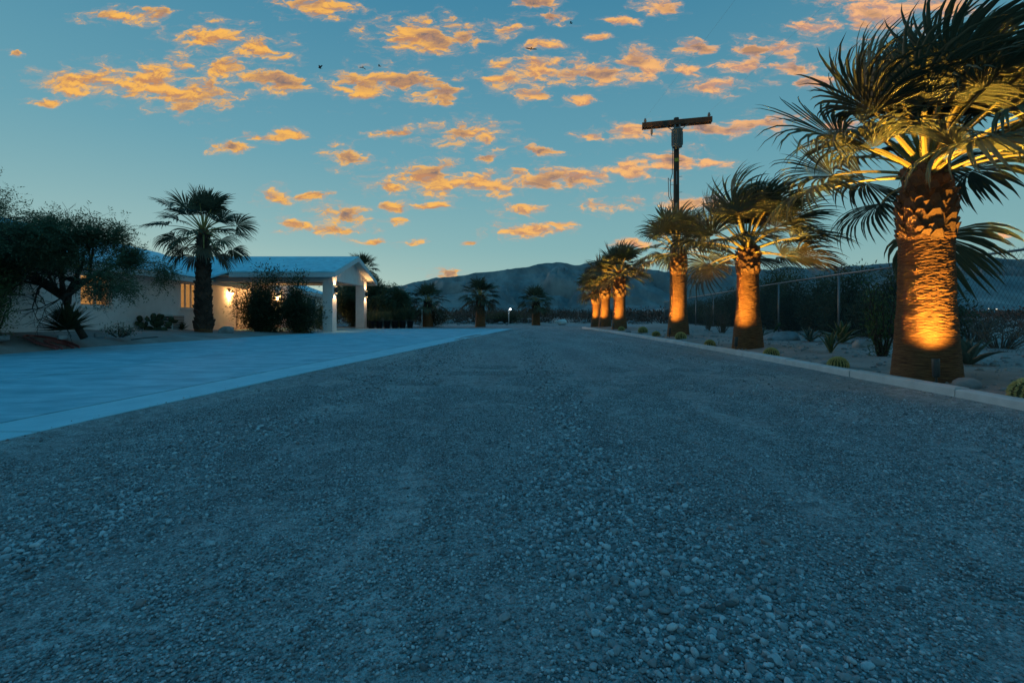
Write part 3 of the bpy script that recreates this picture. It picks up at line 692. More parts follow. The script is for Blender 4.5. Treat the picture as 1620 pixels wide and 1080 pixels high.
    put(MB().box(-13.85, -8.1, Y0 + .06, 21.715, 2.50, 2.53), 'soffit', 'soffit')
    put(MB().box(-13.85, -8.1, 26.91, Y1 - .06, 2.50, 2.53), 'soffit', 'soffit')
    for ya, yb in ((21.7, 22.22), (26.3, 26.82)):
        put(MB().box(-8.50, -8.06, ya, yb, .04, gz + (.0 if ya > 22 else .0) - .002), 'column', 'stucco')
        put(MB().box(-8.118, -8.06, ya, yb, gz - .001, 2.60), 'pilaster', 'stucco')
    return H
HH = build_house()

def point_light(name, loc, energy, color, radius, parent=None):
    l = bpy.data.lights.new(name, 'POINT'); l.energy = energy; l.color = color; l.shadow_soft_size = radius
    o = bpy.data.objects.new(name, l); COL.objects.link(o); o.location = loc; o.parent = parent; return o
def spot_light(name, loc, direc, energy, color, size, blend, radius, parent=None, even=0):
    l = bpy.data.lights.new(name, 'SPOT'); l.energy = energy; l.color = color; l.spot_size = R(size); l.spot_blend = blend; l.shadow_soft_size = radius
    if even:                       # narrow-beam lens: spreads its light more evenly up the trunk
        l.use_nodes = True; nt = l.node_tree; fo = nt.nodes.new('ShaderNodeLightFalloff'); fo.inputs['Strength'].default_value = even
        nt.links.new(fo.outputs['Linear'], nt.nodes['Emission'].inputs['Strength'])
    o = bpy.data.objects.new(name, l); COL.objects.link(o); o.location = loc; o.rotation_euler = Vector(direc).to_track_quat('-Z', 'Y').to_euler(); o.parent = parent; return o

def wall_lamp(loc, rz, label, e):
    r = tag(empty('wall_lamp', loc, rz), label, 'lamp', 'barn lamps on the house wall')   # local +X points out of the wall
    MB().box(0, .02, -.05, .05, -.02, .14).build('back_plate', MT['darkmetal'], r)
    MB().tube([(.02,0,.06),(.07,0,.12),(.14,0,.13),(.17,0,.10)], .012, 8).build('arm', MT['darkmetal'], r)
    MB().lathe([(.03,.09),(.05,.06),(.13,.0),(.135,-.012),(.12,-.006),(.04,.05)], 18, (.17,0,0)).build('lamp_shade', MT['darkmetal'], r, True)
    MB().lathe([(.012,.03),(.035,.0),(.048,-.035),(.04,-.07),(.015,-.088)], 14, (.17,0,0)).build('bulb', MT['bulb'], r, True)
    point_light('lamp_light', (.17, 0, -.13), e, (1.0, .52, .17), .05, r)
p = HH(14.1, -.55, 1.93)
wall_lamp(p, math.atan2(.1708, .9853), 'glowing barn lamp on the pale wall between the palm trunk and the porch', 85)
wall_lamp((-13.9, 28.6, 1.93), 0, 'glowing barn lamp beyond the bushes beside the entry door', 85)
def sconce(loc, label):
    r = tag(empty('sconce', loc), label, 'lamp', 'up-and-down sconces on the porch columns')
    MB().box(0, .02, -.05, .05, -.07, .07).build('back_plate', MT['darkmetal'], r)
    MB().lathe([(.05,-.15),(.055,-.148),(.055,.148),(.05,.15)], 16, (.085,0,0)).build('body', MT['darkmetal'], r, True)
    MB().lathe([(.002,-.156),(.043,-.155),(.043,-.1515),(.002,-.1512)], 14, (.085,0,0)).build('lens', MT['bulb'], r)
    MB().lathe([(.002,.1512),(.043,.1515),(.043,.155),(.002,.156)], 14, (.085,0,0)).build('lens', MT['bulb'], r)
    for s in (1, -1):
        spot_light('sconce_light', (.085, 0, .175 * s), (-.12, 0, s), 40, (1.0, .60, .24), 105, .7, .03, r)
sconce((-8.06, 21.96, 1.92), 'black up-and-down sconce on the nearer porch column')
sconce((-8.06, 26.56, 1.92), 'black up-and-down sconce on the farther porch column')

# ------------------------------------------------------------------ fan palms
def leaf_base_mesh(m='boot'):
    o = [(-.5,0),(.5,0),(.58,.5),(.28,1.0),(-.22,1.04),(-.56,.5)]; vs = []
    for x, z in o: vs.append((x, .10 + .34 * z * z + .10 * (1 - abs(x) * 1.6), z))
    for x, z in o: vs.append((x * .92, -.14 + .26 * z * z, z * .97))
    k = len(o)
    return mesh('leaf_base', vs, [tuple(range(k))[::-1], tuple(range(k, 2*k))] + [(i, (i+1) % k, (i+1) % k + k, i + k) for i in range(k)], MT[m])
LEAF_BASE = leaf_base_mesh(); LEAF_BASE_DARK = leaf_base_mesh('boot_dark')

def make_frond(rs, org, az, el, petL, L, wind, nseg, K, teeth, droop):
    g = np.array([0, 0, -1.0]); wind = np.array(wind)
    d = np.array([math.cos(el) * math.cos(az), math.cos(el) * math.sin(az), math.sin(el)])
    p = np.array(org, float); path = [p.copy()]; n = 7
    for i in range(n):
        t = (i + 1) / n
        d = d + g * (.05 + .05 * droop) * t + wind * .05 * t; d /= np.linalg.norm(d); p = p + d * petL / n; path.append(p.copy())
    f = d
    side0 = np.array([-math.sin(az), math.cos(az), 0.0]); s = side0 - f * side0.dot(f); s /= np.linalg.norm(s)
    nn = np.cross(f, s)
    roll = rs.normal(0, .3); s, nn = s * math.cos(roll) + nn * math.sin(roll), nn * math.cos(roll) - s * math.sin(roll)
    if nn[2] < 0 and abs(el) < 1.2: nn = -nn
    spread = rs.uniform(1.55, 1.95)
    A = np.linspace(-spread, spread, nseg) + rs.normal(0, .02, nseg); da = 2 * spread / nseg
    D = np.outer(np.cos(A), f) + np.outer(np.sin(A), s) + np.outer(.10 + .22 * np.sin(np.abs(A)), nn)
    D /= np.linalg.norm(D, axis=1, keepdims=True)
    E = np.outer(-np.sin(A), f) + np.outer(np.cos(A), s)
    Li = L * (.70 + .30 * np.cos(A * .8)) * rs.uniform(.80, 1.10, nseg)
    ts = np.array([.04, .22, .42, .58, .74, .88, 1.0]) if K >= 6 else np.array([.05, .32, .55, .78, 1.0])
    pos = np.repeat(p[None], nseg, 0) + D * (Li * ts[0])[:, None]
    flut = rs.normal(0, .24, (nseg, 3)) + rs.normal(0, .10, 3)
    rows = []; split = rs.uniform(.46, .62)
    hw_s = split * Li * math.tan(da / 2) * 1.05
    for k, t in enumerate(ts):
        if k:
            dt = ts[k] - ts[k - 1]; bend = max(0, t - .25)
            D = D + dt * (g * (.35 + 1.5 * droop) * bend * 2.0 + wind * (.4 + 2.6 * bend) + flut * 1.4 * bend)
            D /= np.linalg.norm(D, axis=1, keepdims=True); pos = pos + D * (Li * dt)[:, None]
        hw = t * Li * math.tan(da / 2) * 1.05 if t <= split else hw_s * (1 - (t - split) / (1 - split)) ** .75 * .96 + .0006
        Eo = E - D * np.sum(E * D, 1, keepdims=True); Eo /= np.linalg.norm(Eo, axis=1, keepdims=True) + 1e-9
        up = np.cross(D, Eo)
        hw = np.broadcast_to(hw, (nseg,))[:, None]
        rows.append(np.stack([pos - Eo * hw + up * hw * .45, pos - up * hw * .1, pos + Eo * hw + up * hw * .45], 1))
    V = np.stack(rows, 1)                      # nseg, rows, 3 verts, xyz
    nr = len(ts); idx = np.arange(nseg * nr * 3).reshape(nseg, nr, 3)
    f1 = np.stack([idx[:, :-1, 0], idx[:, :-1, 1], idx[:, 1:, 1], idx[:, 1:, 0]], -1).reshape(-1, 4)
    f2 = np.stack([idx[:, :-1, 1], idx[:, :-1, 2], idx[:, 1:, 2], idx[:, 1:, 1]], -1).reshape(-1, 4)
    return path, s, (V.reshape(-1, 3), np.concatenate([f1, f2]))

def fan_palm(label, loc, prof, boots, crown_z, nf, petL, L, wind, seed, nseg=34, K=6, el_hi=84, el_lo=-42, group=None, dry=.16, rings=120, name='palm_tree', teeth=False, extra=(), base=None):
    rs = np.random.RandomState(seed)
    root = tag(empty(name, loc), label, 'palm tree', group)
    # trunk
    na = 84 if rings > 200 else (56 if rings > 100 else 24)
    zs = np.linspace(-.08, crown_z, rings); rr = np.interp(zs, [q[0] for q in prof], [q[1] for q in prof])
    th = np.linspace(0, 2 * math.pi, na, endpoint=False)
    Zg, Tg = np.meshgrid(zs, th, indexing='ij')
    cx, cyy = np.cos(Tg) * 3, np.sin(Tg) * 3
    warp = fbm(cx * .8 + seed * 3.1, cyy * .8 + Zg * 1.3 + 7, 4, .6) * 4.5
    ph = Zg * 30 + warp; saw = (ph - np.floor(ph)); ph2 = Zg * 47 - warp * 1.3 + 3; saw2 = ph2 - np.floor(ph2)
    amp = fbm(cx * 1.6 + 40, cyy * 1.6 + Zg * 9, 3)
    rough = (saw ** 2) * .014 * amp + (saw2 ** 2) * .008 * (1 - amp) + (fbm(cx * 1.6 + 3, cyy * 1.6 + Zg * 40 + seed, 4, .6) - .5) * .020
    rough *= np.clip((Zg + .05) * 1.6, .3, 1.0)
    Rg = rr[:, None] + rough
    V = np.stack([np.cos(Tg) * Rg, np.sin(Tg) * Rg, Zg + (fbm(cx, cyy + 9, 2) - .5) * .02], -1).reshape(-1, 3)
    i = np.arange(rings * na).reshape(rings, na); j = np.roll(i, -1, 1)
    F = np.stack([i[:-1], j[:-1], j[1:], i[1:]], -1).reshape(-1, 4)
    tr = link('trunk', fast_mesh('trunk', V, F, MT['trunk'], True), root)
    # cut leaf bases in a spiral
    z0, z1, rows, around, size = boots
    for r in range(rows):
        z = z0 + (z1 - z0) * r / max(rows - 1, 1); rad = float(np.interp(z, [q[0] for q in prof], [q[1] for q in prof]))
        for a in range(around):
            ang = 2 * math.pi * (a + .5 * (r % 2)) / around + rs.normal(0, .06); sc = size * rs.uniform(.8, 1.25)
            zz = z + rs.normal(0, size * .12)
            link('leaf_base', base or LEAF_BASE, tr, (math.cos(ang) * (rad - .012), math.sin(ang) * (rad - .012), zz), (rs.normal(0, .10), rs.normal(0, .12), ang - math.pi / 2), (sc * rs.uniform(.9, 1.2), sc * rs.uniform(.7, 1.2), sc * rs.uniform(.9, 1.3)))
    # fronds
    ga = 2.39996; r0 = float(prof[-1][1])
    for k in range(nf + len(extra)):
        q = min((k + .5) / nf, .97)
        el = R(el_hi + (el_lo - el_hi) * q ** 1.05 + rs.normal(0, 6)); az = k * ga + rs.normal(0, .15)
        if k >= nf: az, el = extra[k - nf]
        org = (math.cos(az) * r0 * .7 * min(1, q * 2 + .2), math.sin(az) * r0 * .7 * min(1, q * 2 + .2), crown_z + .10 - q * .34)
        dr = .25 + .75 * q + rs.uniform(-.1, .15)
        path, s, (v, f) = make_frond(rs, org, az, el, petL * rs.uniform(.75, 1.12) * (.65 + .45 * min(1, q * 3)), L * rs.uniform(.85, 1.1), wind, nseg, K, teeth, dr)
        fo = link('frond', fast_mesh('frond', v, f, MT['frond_dry'] if (q > 1 - dry) else MT['frond']), root)
        mb = MB(); m = len(path); vs = []
        sv = np.array(s)
        for a, pp in enumerate(path):
            t = a / (m - 1); w = .034 * (1 - t) + .014 * t
            dd = path[min(a + 1, m - 1)] - path[max(a - 1, 0)]; dd = dd / np.linalg.norm(dd); up = np.cross(dd, sv); 
            if up[2] < 0: up = -up
            vs += [pp - sv * w + up * w * .35, pp + sv * w + up * w * .35, pp + sv * w * .5 - up * w * .55, pp - sv * w * .5 - up * w * .55]
        fs = [(4*a + b, 4*a + (b+1) % 4, 4*a + 4 + (b+1) % 4, 4*a + 4 + b) for a in range(m - 1) for b in range(4)]
        mb.add(vs, fs)
        if teeth:
            for a in range(m - 1):
                for u in np.linspace(0, .9, 5):
                    for sg in (-1, 1):
                        pp = path[a] * (1 - u) + path[a + 1] * u; t = (a + u) / (m - 1); w = .034 * (1 - t) + .014 * t
                        dd = path[a + 1] - path[a]; b = pp + sv * sg * w
                        mb.add([b - dd * .03, b + dd * .05, b + sv * sg * .014 + dd * .09], [(0, 1, 2)])
        mb.build('petiole', MT['petiole'], fo)
    return root

def uplight(loc, aim, label, e, size=104):
    r = tag(empty('uplight', loc), label, 'spotlight', 'uplights at the feet of the palms')
    tl = Vector((aim[0] - loc[0], aim[1] - loc[1], 0)).normalized() * .03
    MB().tube([(0,0,-.08),(0,0,.10)], .012, 8).build('stake', MT['darkmetal'], r)
    MB().tube([(0,0,.10),(tl.x*.1,tl.y*.1,.115),(tl.x*.9,tl.y*.9,.27),(tl.x,tl.y,.30)], [.022,.034,.036,.036], 14).build('body', MT['darkmetal'], r, True)
    p = Vector((tl.x * 1.1, tl.y * 1.1, .31)); a = Vector(aim) - Vector(loc) - p
    spot_light('uplight_beam', p, a, e, (1.0, .53, .07), size, 1.0, .05, r, even=1.0)

WIND = (.62, .05, .10)
rowg = 'lit palms along the kerb'
ROW = []
def kerb_palm(label, px, Y, crown_z, boot0, base_r, mid_r, nf, petL, L, wind, seed, nseg, rows, around, size, rings, e, up_label, teeth=False, dx=0, el_lo=-10, extra=(), dry=.04):
    x = (px - 810) / FPX * Y + dx; z = float(ground_z(x, Y))
    prof = [(-.1, base_r * 1.03), (0, base_r), (.35, base_r * .90), (.9, mid_r * 1.05), (boot0, mid_r), (boot0 + .06, mid_r * 1.06), (boot0 + .40, mid_r * 1.04), (boot0 + .65, mid_r * .86), (crown_z, mid_r * .55)]
    fan_palm(label, (x, Y, z), prof, (boot0, crown_z - .18, rows, around, size), crown_z, nf, petL, L, wind, seed, nseg, 6, group=rowg, rings=rings, teeth=teeth, el_hi=86, el_lo=el_lo, dry=dry, extra=extra)
    ux, uy = x - base_r * .35, Y - base_r - .24
    ang = math.atan2(-Y, -x); k = base_r + .40
    if seed != 1: ang -= .35
    ux, uy = x + math.cos(ang) * k, Y + math.sin(ang) * k
    kx = float(interp(uy, KERB)) + .20; ux = max(ux, kx)
    if seed == 1: uy = Y - .47; ux = float(interp(uy, KERB)) + .20; ang = math.atan2(uy - Y, ux - x)
    uplight((ux, uy, max(float(ground_z(ux, uy)), .05)), (x - math.cos(ang) * base_r * .1, Y - math.sin(ang) * base_r * .1, 3.4 if seed == 1 else 2.6), up_label, e * (14 if seed == 1 else 11), 128 if seed == 1 else 104)
kerb_palm('largest palm with uplit ringed trunk, nearest along the kerb', 1457, 5.72, 2.60, 1.62, .340, .255, 46, .82, 1.04, (1.0,.08,.12), 1, 46, 11, 14, .092, 430, 40, 'black uplight at the foot of the largest palm', True, el_lo=4, extra=[(.75, -.80), (-1.9, .22)], dry=0, dx=.06)
kerb_palm('second palm from the camera along the kerb, fronds swept sideways', 1183, 10.7, 2.30, 1.62, .325, .215, 40, .82, .98, (.95,.08,.10), 2, 40, 9, 11, .095, 260, 40, 'black uplight at the foot of the second palm along the kerb', True)
kerb_palm('third palm along the kerb, in front of the utility pole', 1073, 16.0, 2.92, 2.0, .36, .255, 36, .74, .88, (.40,.05,.05), 3, 32, 9, 11, .10, 200, 46, 'black uplight at the foot of the third palm along the kerb')
kerb_palm('fourth palm along the kerb, first of the three far ones close together', 980, 23.2, 2.78, 1.52, .37, .27, 34, .72, .85, (.35,.05,.05), 4, 26, 9, 10, .15, 110, 44, 'black uplight at the foot of the fourth palm along the kerb')
kerb_palm('fifth palm along the kerb, middle one of the three far ones', 957, 27.0, 2.65, 1.55, .37, .27, 32, .70, .85, (.30,.05,.05), 5, 24, 8, 10, .15, 90, 44, 'black uplight at the foot of the fifth palm along the kerb')
kerb_palm('sixth and farthest palm along the kerb', 943, 31.0, 2.45, 1.5, .35, .26, 30, .68, .85, (.25,.05,.05), 6, 22, 7, 10, .15, 80, 44, 'black uplight at the foot of the farthest palm along the kerb')

x, y = (322 - 810) / FPX * 17.4, 17.4
fan_palm('tall dark palm with a shaggy trunk in front of the house wall', (x, y, float(ground_z(x, y))), [(-.1,.29),(0,.28),(.25,.29),(.5,.235),(2.2,.19),(3.7,.15)], (.12, 3.35, 26, 11, .15), 3.7, 36, .95, .85, (.14,.05,.0), 21, 30, 6, rings=110, el_lo=-50, base=LEAF_BASE_DARK)
def far_palm(label, px, Y, cz, r, seed, boots, scale=1.0, nf=30):
    x = (px - 810) / FPX * Y; z = max(float(ground_z(x, Y)), 0)
    fan_palm(label, (x, Y, z), [(-.1, r * 1.15), (0, r * 1.12), (.6, r), (cz * .7, r * .85), (cz, r * .6)], (cz * boots, cz - .15, 7, 9, .16), cz, nf, .62 * scale, .78 * scale, (.06,.02,0), seed, 24, 5, group='palms at the far end of the drive', rings=70, base=LEAF_BASE_DARK)
far_palm('palm in a white-flowering bush at the far end of the drive', 677, 31.0, 1.62, .31, 31, .55)
far_palm('middle palm at the far end of the drive, left of the white lamp', 760, 31.0, 2.0, .30, 32, .62, 1.02)
far_palm('palm at the far end of the drive beside the white block', 848, 35.5, 1.75, .29, 33, .62)
far_palm('palm showing only its crown above the porch roof', 572, 38.0, 4.35, .3, 34, .7, 1.15)

# ------------------------------------------------------------------ broadleaf trees and shrubs
def grow(rs, mb, tips, p, d, length, rad, depth, maxd, spread, up, sag=0.0):
    n = 4; pts = [p.copy()]; rads = [rad]
    for i in range(n):
        d = d + rs.normal(0, .16, 3) + np.array([0, 0, up]) * .1 - np.array([0, 0, sag]) * .15 * depth; d /= np.linalg.norm(d)
        p = p + d * length / n; pts.append(p.copy()); rads.append(rad * (1 - .42 * (i + 1) / n))
    mb.tube(pts, rads, 7 if depth < 2 else 5, False)
    if depth >= maxd - 1:
        for q in pts[1:]: tips.append((q, d.copy()))
    if depth == maxd: return
    for k in range(rs.randint(2, 4)):
        nd = d + rs.normal(0, spread, 3); nd /= np.linalg.norm(nd)
        i0 = rs.randint(2, n + 1)
        grow(rs, mb, tips, pts[i0].copy(), nd, length * rs.uniform(.62, .88), rads[i0] * .72, depth + 1, maxd, spread, up, sag)

def sprays(rs, tips, per, ln, leaf, wd, droop, jitter=.1):
    """feathery twigs: each tip carries several stalks lined with small leaflets"""
    C, D, Nn, Ln = [], [], [], []
    for q, d in tips:
        for k in range(per):
            a = d * .6 + rs.normal(0, .75, 3) + np.array([0, 0, -droop]); a /= np.linalg.norm(a)
            o = q + rs.normal(0, jitter, 3); m = rs.randint(6, 10)
            t = np.linspace(.12, 1, m)[:, None]; l = ln * rs.uniform(.6, 1.3)
            c = o + a * t * l + np.array([0, 0, -1]) * (t ** 2) * l * .35 * droop
            s = np.cross(a, [0, 0, 1.0]) + rs.normal(0, .2, 3); s /= np.linalg.norm(s) + 1e-9
            sg = np.where(np.arange(m) % 2 == 0, 1, -1)[:, None]
            C.append(c); D.append(s * sg + a * .8 + rs.normal(0, .2, (m, 3))); Nn.append(rs.normal(0, .5, (m, 3)) + [0, 0, 1]); Ln.append(np.full(m, leaf) * rs.uniform(.6, 1.3, m))
    C, D, Nn, Ln = map(np.concatenate, (C, D, Nn, Ln))
    return leaf_mesh_data(C, D, Nn, Ln, Ln * wd)

def mesquite(label, loc, limbs, seed, height, maxd=3, per=7, ln=.30, leaf=.075, wd=.34, spread=.55, up=.15, droop=.6, lmat='leaf_mesq', cat='tree', group=None, sag=.3, rad=.11, name='mesquite_tree', jitter=.1, keep=None):
    rs = np.random.RandomState(seed); root = tag(empty(name, loc), label, cat, group)
    mb = MB(); tips = []
    for d, trunk, l in limbs:            # each limb: bent trunk path then branching
        pts = [np.array(q, float) for q in trunk]; k = len(pts)
        rr = [rad * (1 - .45 * i / (k - 1)) for i in range(k)]
        mb.tube(pts, rr, 9)
        dd = np.array(d, float); dd /= np.linalg.norm(dd)
        for _ in range(3):
            nd = dd + rs.normal(0, spread * .8, 3); nd /= np.linalg.norm(nd)
            grow(rs, mb, tips, pts[-1].copy(), nd, l, rr[-1] * .8, 1, maxd, spread, up, sag)
    if keep: tips = [t for t in tips if keep(t[0])]
    mb.build('trunk', MT['bark'], root, True)
    v, f = sprays(rs, tips, per, ln, leaf, wd, droop, jitter)
    link('crown', fast_mesh('crown', v, f, MT[lmat]), root)
    return root

z = float(ground_z(-10.75, 12.1))
mesquite('broad feathery tree with a leaning trunk before the lit bedroom window', (-10.72, 12.0, .30),
         [((-.5,-.3,.6), [(0.1,0,-.05),(-.10,0,.28),(-.24,-.02,.62),(-.36,-.05,.95),(-.55,-.12,1.25)], .95),
          ((.7,-.15,.5), [(-.30,-.03,.80),(-.22,-.06,1.05),(.02,-.12,1.30)], .92),
          ((.1,-.4,.8), [(-.36,-.05,.95),(-.34,-.12,1.35)], .85),
          ((-1,.0,.4), [(-.36,-.05,.95),(-.72,-.05,1.22)], .80),
          ((1,-.25,.40), [(-.22,-.06,1.05),(.35,-.18,1.38)], .90), ((.5,-.3,.75), [(-.22,-.06,1.05),(.1,-.2,1.45)], .85), ((-.9,-.3,.2), [(-.36,-.05,.95),(-.8,-.15,1.25)], .85)], 5, 3, maxd=4, per=13, ln=.26, leaf=.070, wd=.3, spread=.50, up=.05, droop=.4, sag=.10, rad=.085, jitter=.10, keep=lambda p: p[2] > (1.72 if -.75 < p[0] < 1.15 else 1.0) and p[2] < 2.7 and p[1] < .9)
mesquite('sparse thin-branched tree reaching in from the picture edge beside the house', (-11.6, 9.6, .35),
         [((.7,.1,.7), [(0,0,-.05),(.1,0,.8),(.25,0,1.7)], .85), ((.2,.3,.9), [(.1,0,.8),(0,.1,1.8)], .8), ((.8,0,.35), [(.25,0,1.7),(.55,0,2.05)], .75)], 9, 3, maxd=3, per=5, ln=.24, leaf=.055, spread=.42, up=.1, droop=.2, sag=.12, rad=.08)
mesquite('spreading dark tree beside the planter pots beyond the porch column', (-8.75, 29.8, 0),
         [((.4,-.1,.8), [(0,0,-.05),(.05,0,.6),(.2,0,1.2)], .95), ((1,-.1,.45), [(.05,0,.6),(.6,-.1,1.35)], .9), ((-.6,0,.7), [(.05,0,.6),(-.4,0,1.3)], .9), ((1,0,.2), [(.3,0,1.0),(.9,-.1,1.65)], .75)], 12, 3, maxd=4, per=9, ln=.36, leaf=.11, wd=.36, spread=.5, up=.03, droop=.6, sag=.25, rad=.13, group='trees beyond the porch')
mesquite('dark tree filling the gap between the porch columns', (-10.4, 31.5, 0),
         [((.3,0,.9), [(0,0,-.05),(.05,0,.5),(.1,0,.9)], 1.1), ((-.7,0,.6), [(.05,0,.4),(-.3,0,.9)], 1.05), ((.9,0,.4), [(.05,0,.4),(.4,0,.8)], 1.05)], 14, 3, maxd=4, per=9, ln=.36, leaf=.11, wd=.4, spread=.55, up=.05, droop=.5, sag=.2, rad=.12, group='trees beyond the porch')

def shrub(label, loc, w, dpt, h, seed, n=2600, leaf=.07, wd=.32, lmat='leaf_dark', cat='shrub', group=None, stems=16, name='shrub', gaps=.35, flowers=0, tall=None):
    rs = np.random.RandomState(seed); root = tag(empty(name, loc), label, cat, group)
    mb = MB(); C, D = [], []
    per = max(4, n // (stems * 6))
    for s in range(stems):
        a = rs.uniform(0, 6.28); q = math.sqrt(rs.rand()); tgt = np.array([math.cos(a) * w * .5 * q, math.sin(a) * dpt * .5 * q, h * rs.uniform(.55, 1.0) * (1 - .35 * q * q)])
        if tall is not None and s < tall[1]: tgt = np.array([tall[0] + rs.normal(0, .12) * w, rs.normal(0, .1), h * tall[2] * rs.uniform(.9, 1.05)])
        b = tgt * np.array([.22, .22, 0]); m = 7
        pts = [b + (tgt - b) * np.array([t ** .8, t ** .8, t]) + rs.normal(0, .03 * h, 3) * t for t in np.linspace(0, 1, m)]
        mb.tube(pts, list(np.linspace(.016, .005, m) * (.6 + .4 * h)), 5, False)
        for t in range(1, m):
            o = pts[t]; k = per if t > 1 else per // 2
            c = o + rs.normal(0, 1, (k, 3)) * np.array([w, dpt, h * .8]) * .105
            C.append(c); D.append((c - o) * 3 + rs.normal(0, .35, (k, 3)) + [0, 0, .35])
    C = np.concatenate(C); D = np.concatenate(D)
    C[:, 2] = np.maximum(C[:, 2], .04)
    mb.build('stem', MT['bark'], root, True)
    ln = leaf * rs.uniform(.6, 1.3, len(C))
    v, f = leaf_mesh_data(C, D, rs.normal(0, .6, (len(C), 3)) + [0, 0, .8], ln, ln * wd, .1)
    link('foliage', fast_mesh('foliage', v, f, MT[lmat]), root)
    if flowers:
        i = rs.choice(len(C), flowers); fc = C[i] + rs.normal(0, .02, (flowers, 3)) + (C[i] - [0, 0, h * .4]) * .06
        v, f = leaf_mesh_data(np.repeat(fc, 4, 0), rs.normal(0, 1, (flowers * 4, 3)), rs.normal(0, 1, (flowers * 4, 3)), .05, .04)
        link('flowers', fast_mesh('flowers', v, f, MT['flower']), root)
    return root

# bushes in front of the porch
shrub('tall leafy bush with a high shoot beside the lit house corner', (-10.35, 20.3, .02), 2.25, 1.1, 2.2, 41, 17000, .105, .34, stems=34, tall=(.15, 5, 1.18), group='bushes in front of the porch')
shrub('rounder leafy bush next to the nearer porch column', (-8.95, 20.4, .03), 1.75, 1.0, 1.9, 42, 13000, .105, .34, stems=22, tall=(-.05, 3, 1.26), group='bushes in front of the porch')
shrub('low yellowish-green bush under the porch beside the column', (-9.6, 24.4, .05), .9, .7, .75, 43, 1500, .07, .35, 'leaf_green', stems=10)
shrub('bright green leafy bush at the picture edge beside the house', (-10.95, 10.0, .30), 1.15, 1.0, 1.75, 44, 6500, .055, .42, 'leaf_green', stems=26)
shrub('small twiggy shrub between the leaning trunk and the cactus', (-10.55, 13.0, .22), .75, .6, .42, 45, 700, .06, .3, 'leaf_mesq', stems=9)
shrub('bush dotted with white flowers around the far palm', (-5.35, 31.4, .0), 2.3, 1.0, 1.35, 46, 5200, .09, .36, stems=22, flowers=420)
shrub('dark rounded bush behind the white lamp post', (-.6, 40.0, .0), 3.4, 1.6, 1.25, 47, 6500, .10, .36, stems=26)
# hedge-like shrubs beyond the chain-link fence
rs = np.random.RandomState(5)
FENCE = [(9.0, 6.0), (9.6, 14.2), (10.15, 18.4), (10.95, 23.2), (11.75, 28.2), (12.55, 33.0), (13.4, 38.0), (14.3, 43.0), (15.3, 48.5)]
def fence_x(y): return float(np.interp(y, [q[1] for q in FENCE], [q[0] for q in FENCE]))
words = ['beside the boulder', 'second along the fence', 'behind the large green agave', 'behind the far side of the agaves', 'behind the prickly pear', 'tallest, behind the second palm', 'between the second and third palms', 'pale-stemmed, near the third palm', 'behind the third palm', 'low, past the third palm', 'lower, toward the far palms', 'farthest along the fence']
spec = [(12.6, 1.5, 1.5), (14.3, 1.7, 1.75), (16.2, 1.8, 1.95), (18.2, 1.8, 1.8), (20.4, 1.9, 2.1), (22.6, 2.0, 2.35), (25.0, 2.0, 2.1), (27.8, 2.2, 1.9), (31.0, 2.4, 1.8), (34.5, 2.6, 1.5), (38.5, 2.8, 1.5), (43.5, 3.0, 1.5)]
for k, (yy, w, h) in enumerate(spec):
    xx = fence_x(yy) + 1.25 + rs.uniform(0, .3)
    shrub('dark bush beyond the chain-link fence, ' + words[k], (xx, yy, .02), w, 1.5, h, 60 + k, 12000, .12, .34, stems=22, group='dark bushes beyond the fence', tall=(0.1, 4, 1.12))
shrub('tall wispy plant with pale stems beside the largest palm', (6.2, 8.1, .10), .55, .5, 1.5, 81, 800, .075, .26, 'leaf_green', stems=12)

def dry_brush(label, loc, w, h, seed, n=26, m='leaf_dry', name='dry_shrub', group=None):
    rs = np.random.RandomState(seed); mb = MB(); root = tag(empty(name, loc), label, 'shrub', group)
    for k in range(n):
        a = rs.uniform(0, 6.28); q = rs.uniform(.2, 1); b = np.array([math.cos(a) * .05, math.sin(a) * .05, 0]); e = np.array([math.cos(a) * w * .5 * q, math.sin(a) * w * .5 * q, h * rs.uniform(.6, 1)])
        mid = (b + e) / 2 + [0, 0, h * .12] + rs.normal(0, .03, 3)
        mb.tube([b, mid, e], [.012, .009, .003], 5, False)
        for j in range(3):
            s = mid + (e - mid) * rs.rand(); mb.tube([s, s + rs.normal(0, .10, 3) + [0, 0, .08]], [.006, .002], 4, False)
    mb.build('stem', MT[m], root)
dry_brush('upright dry clump with pale stalks beyond the second palm', tuple(G(1142, 529, .1)), .75, .75, 91, 30)
dry_brush('dry bare twigs along the fence near the third palm', tuple(G(1120, 524, .1)), .9, 1.2, 92, 26)
dry_brush('tangled dry brush beyond the fence right of the largest palm', (11.6, 12.2, .05), 1.8, .75, 93, 60)
dry_brush('low dry tumbleweed on the sand behind the near agave', (9.9, 9.8, .05), 1.3, .5, 94, 50)

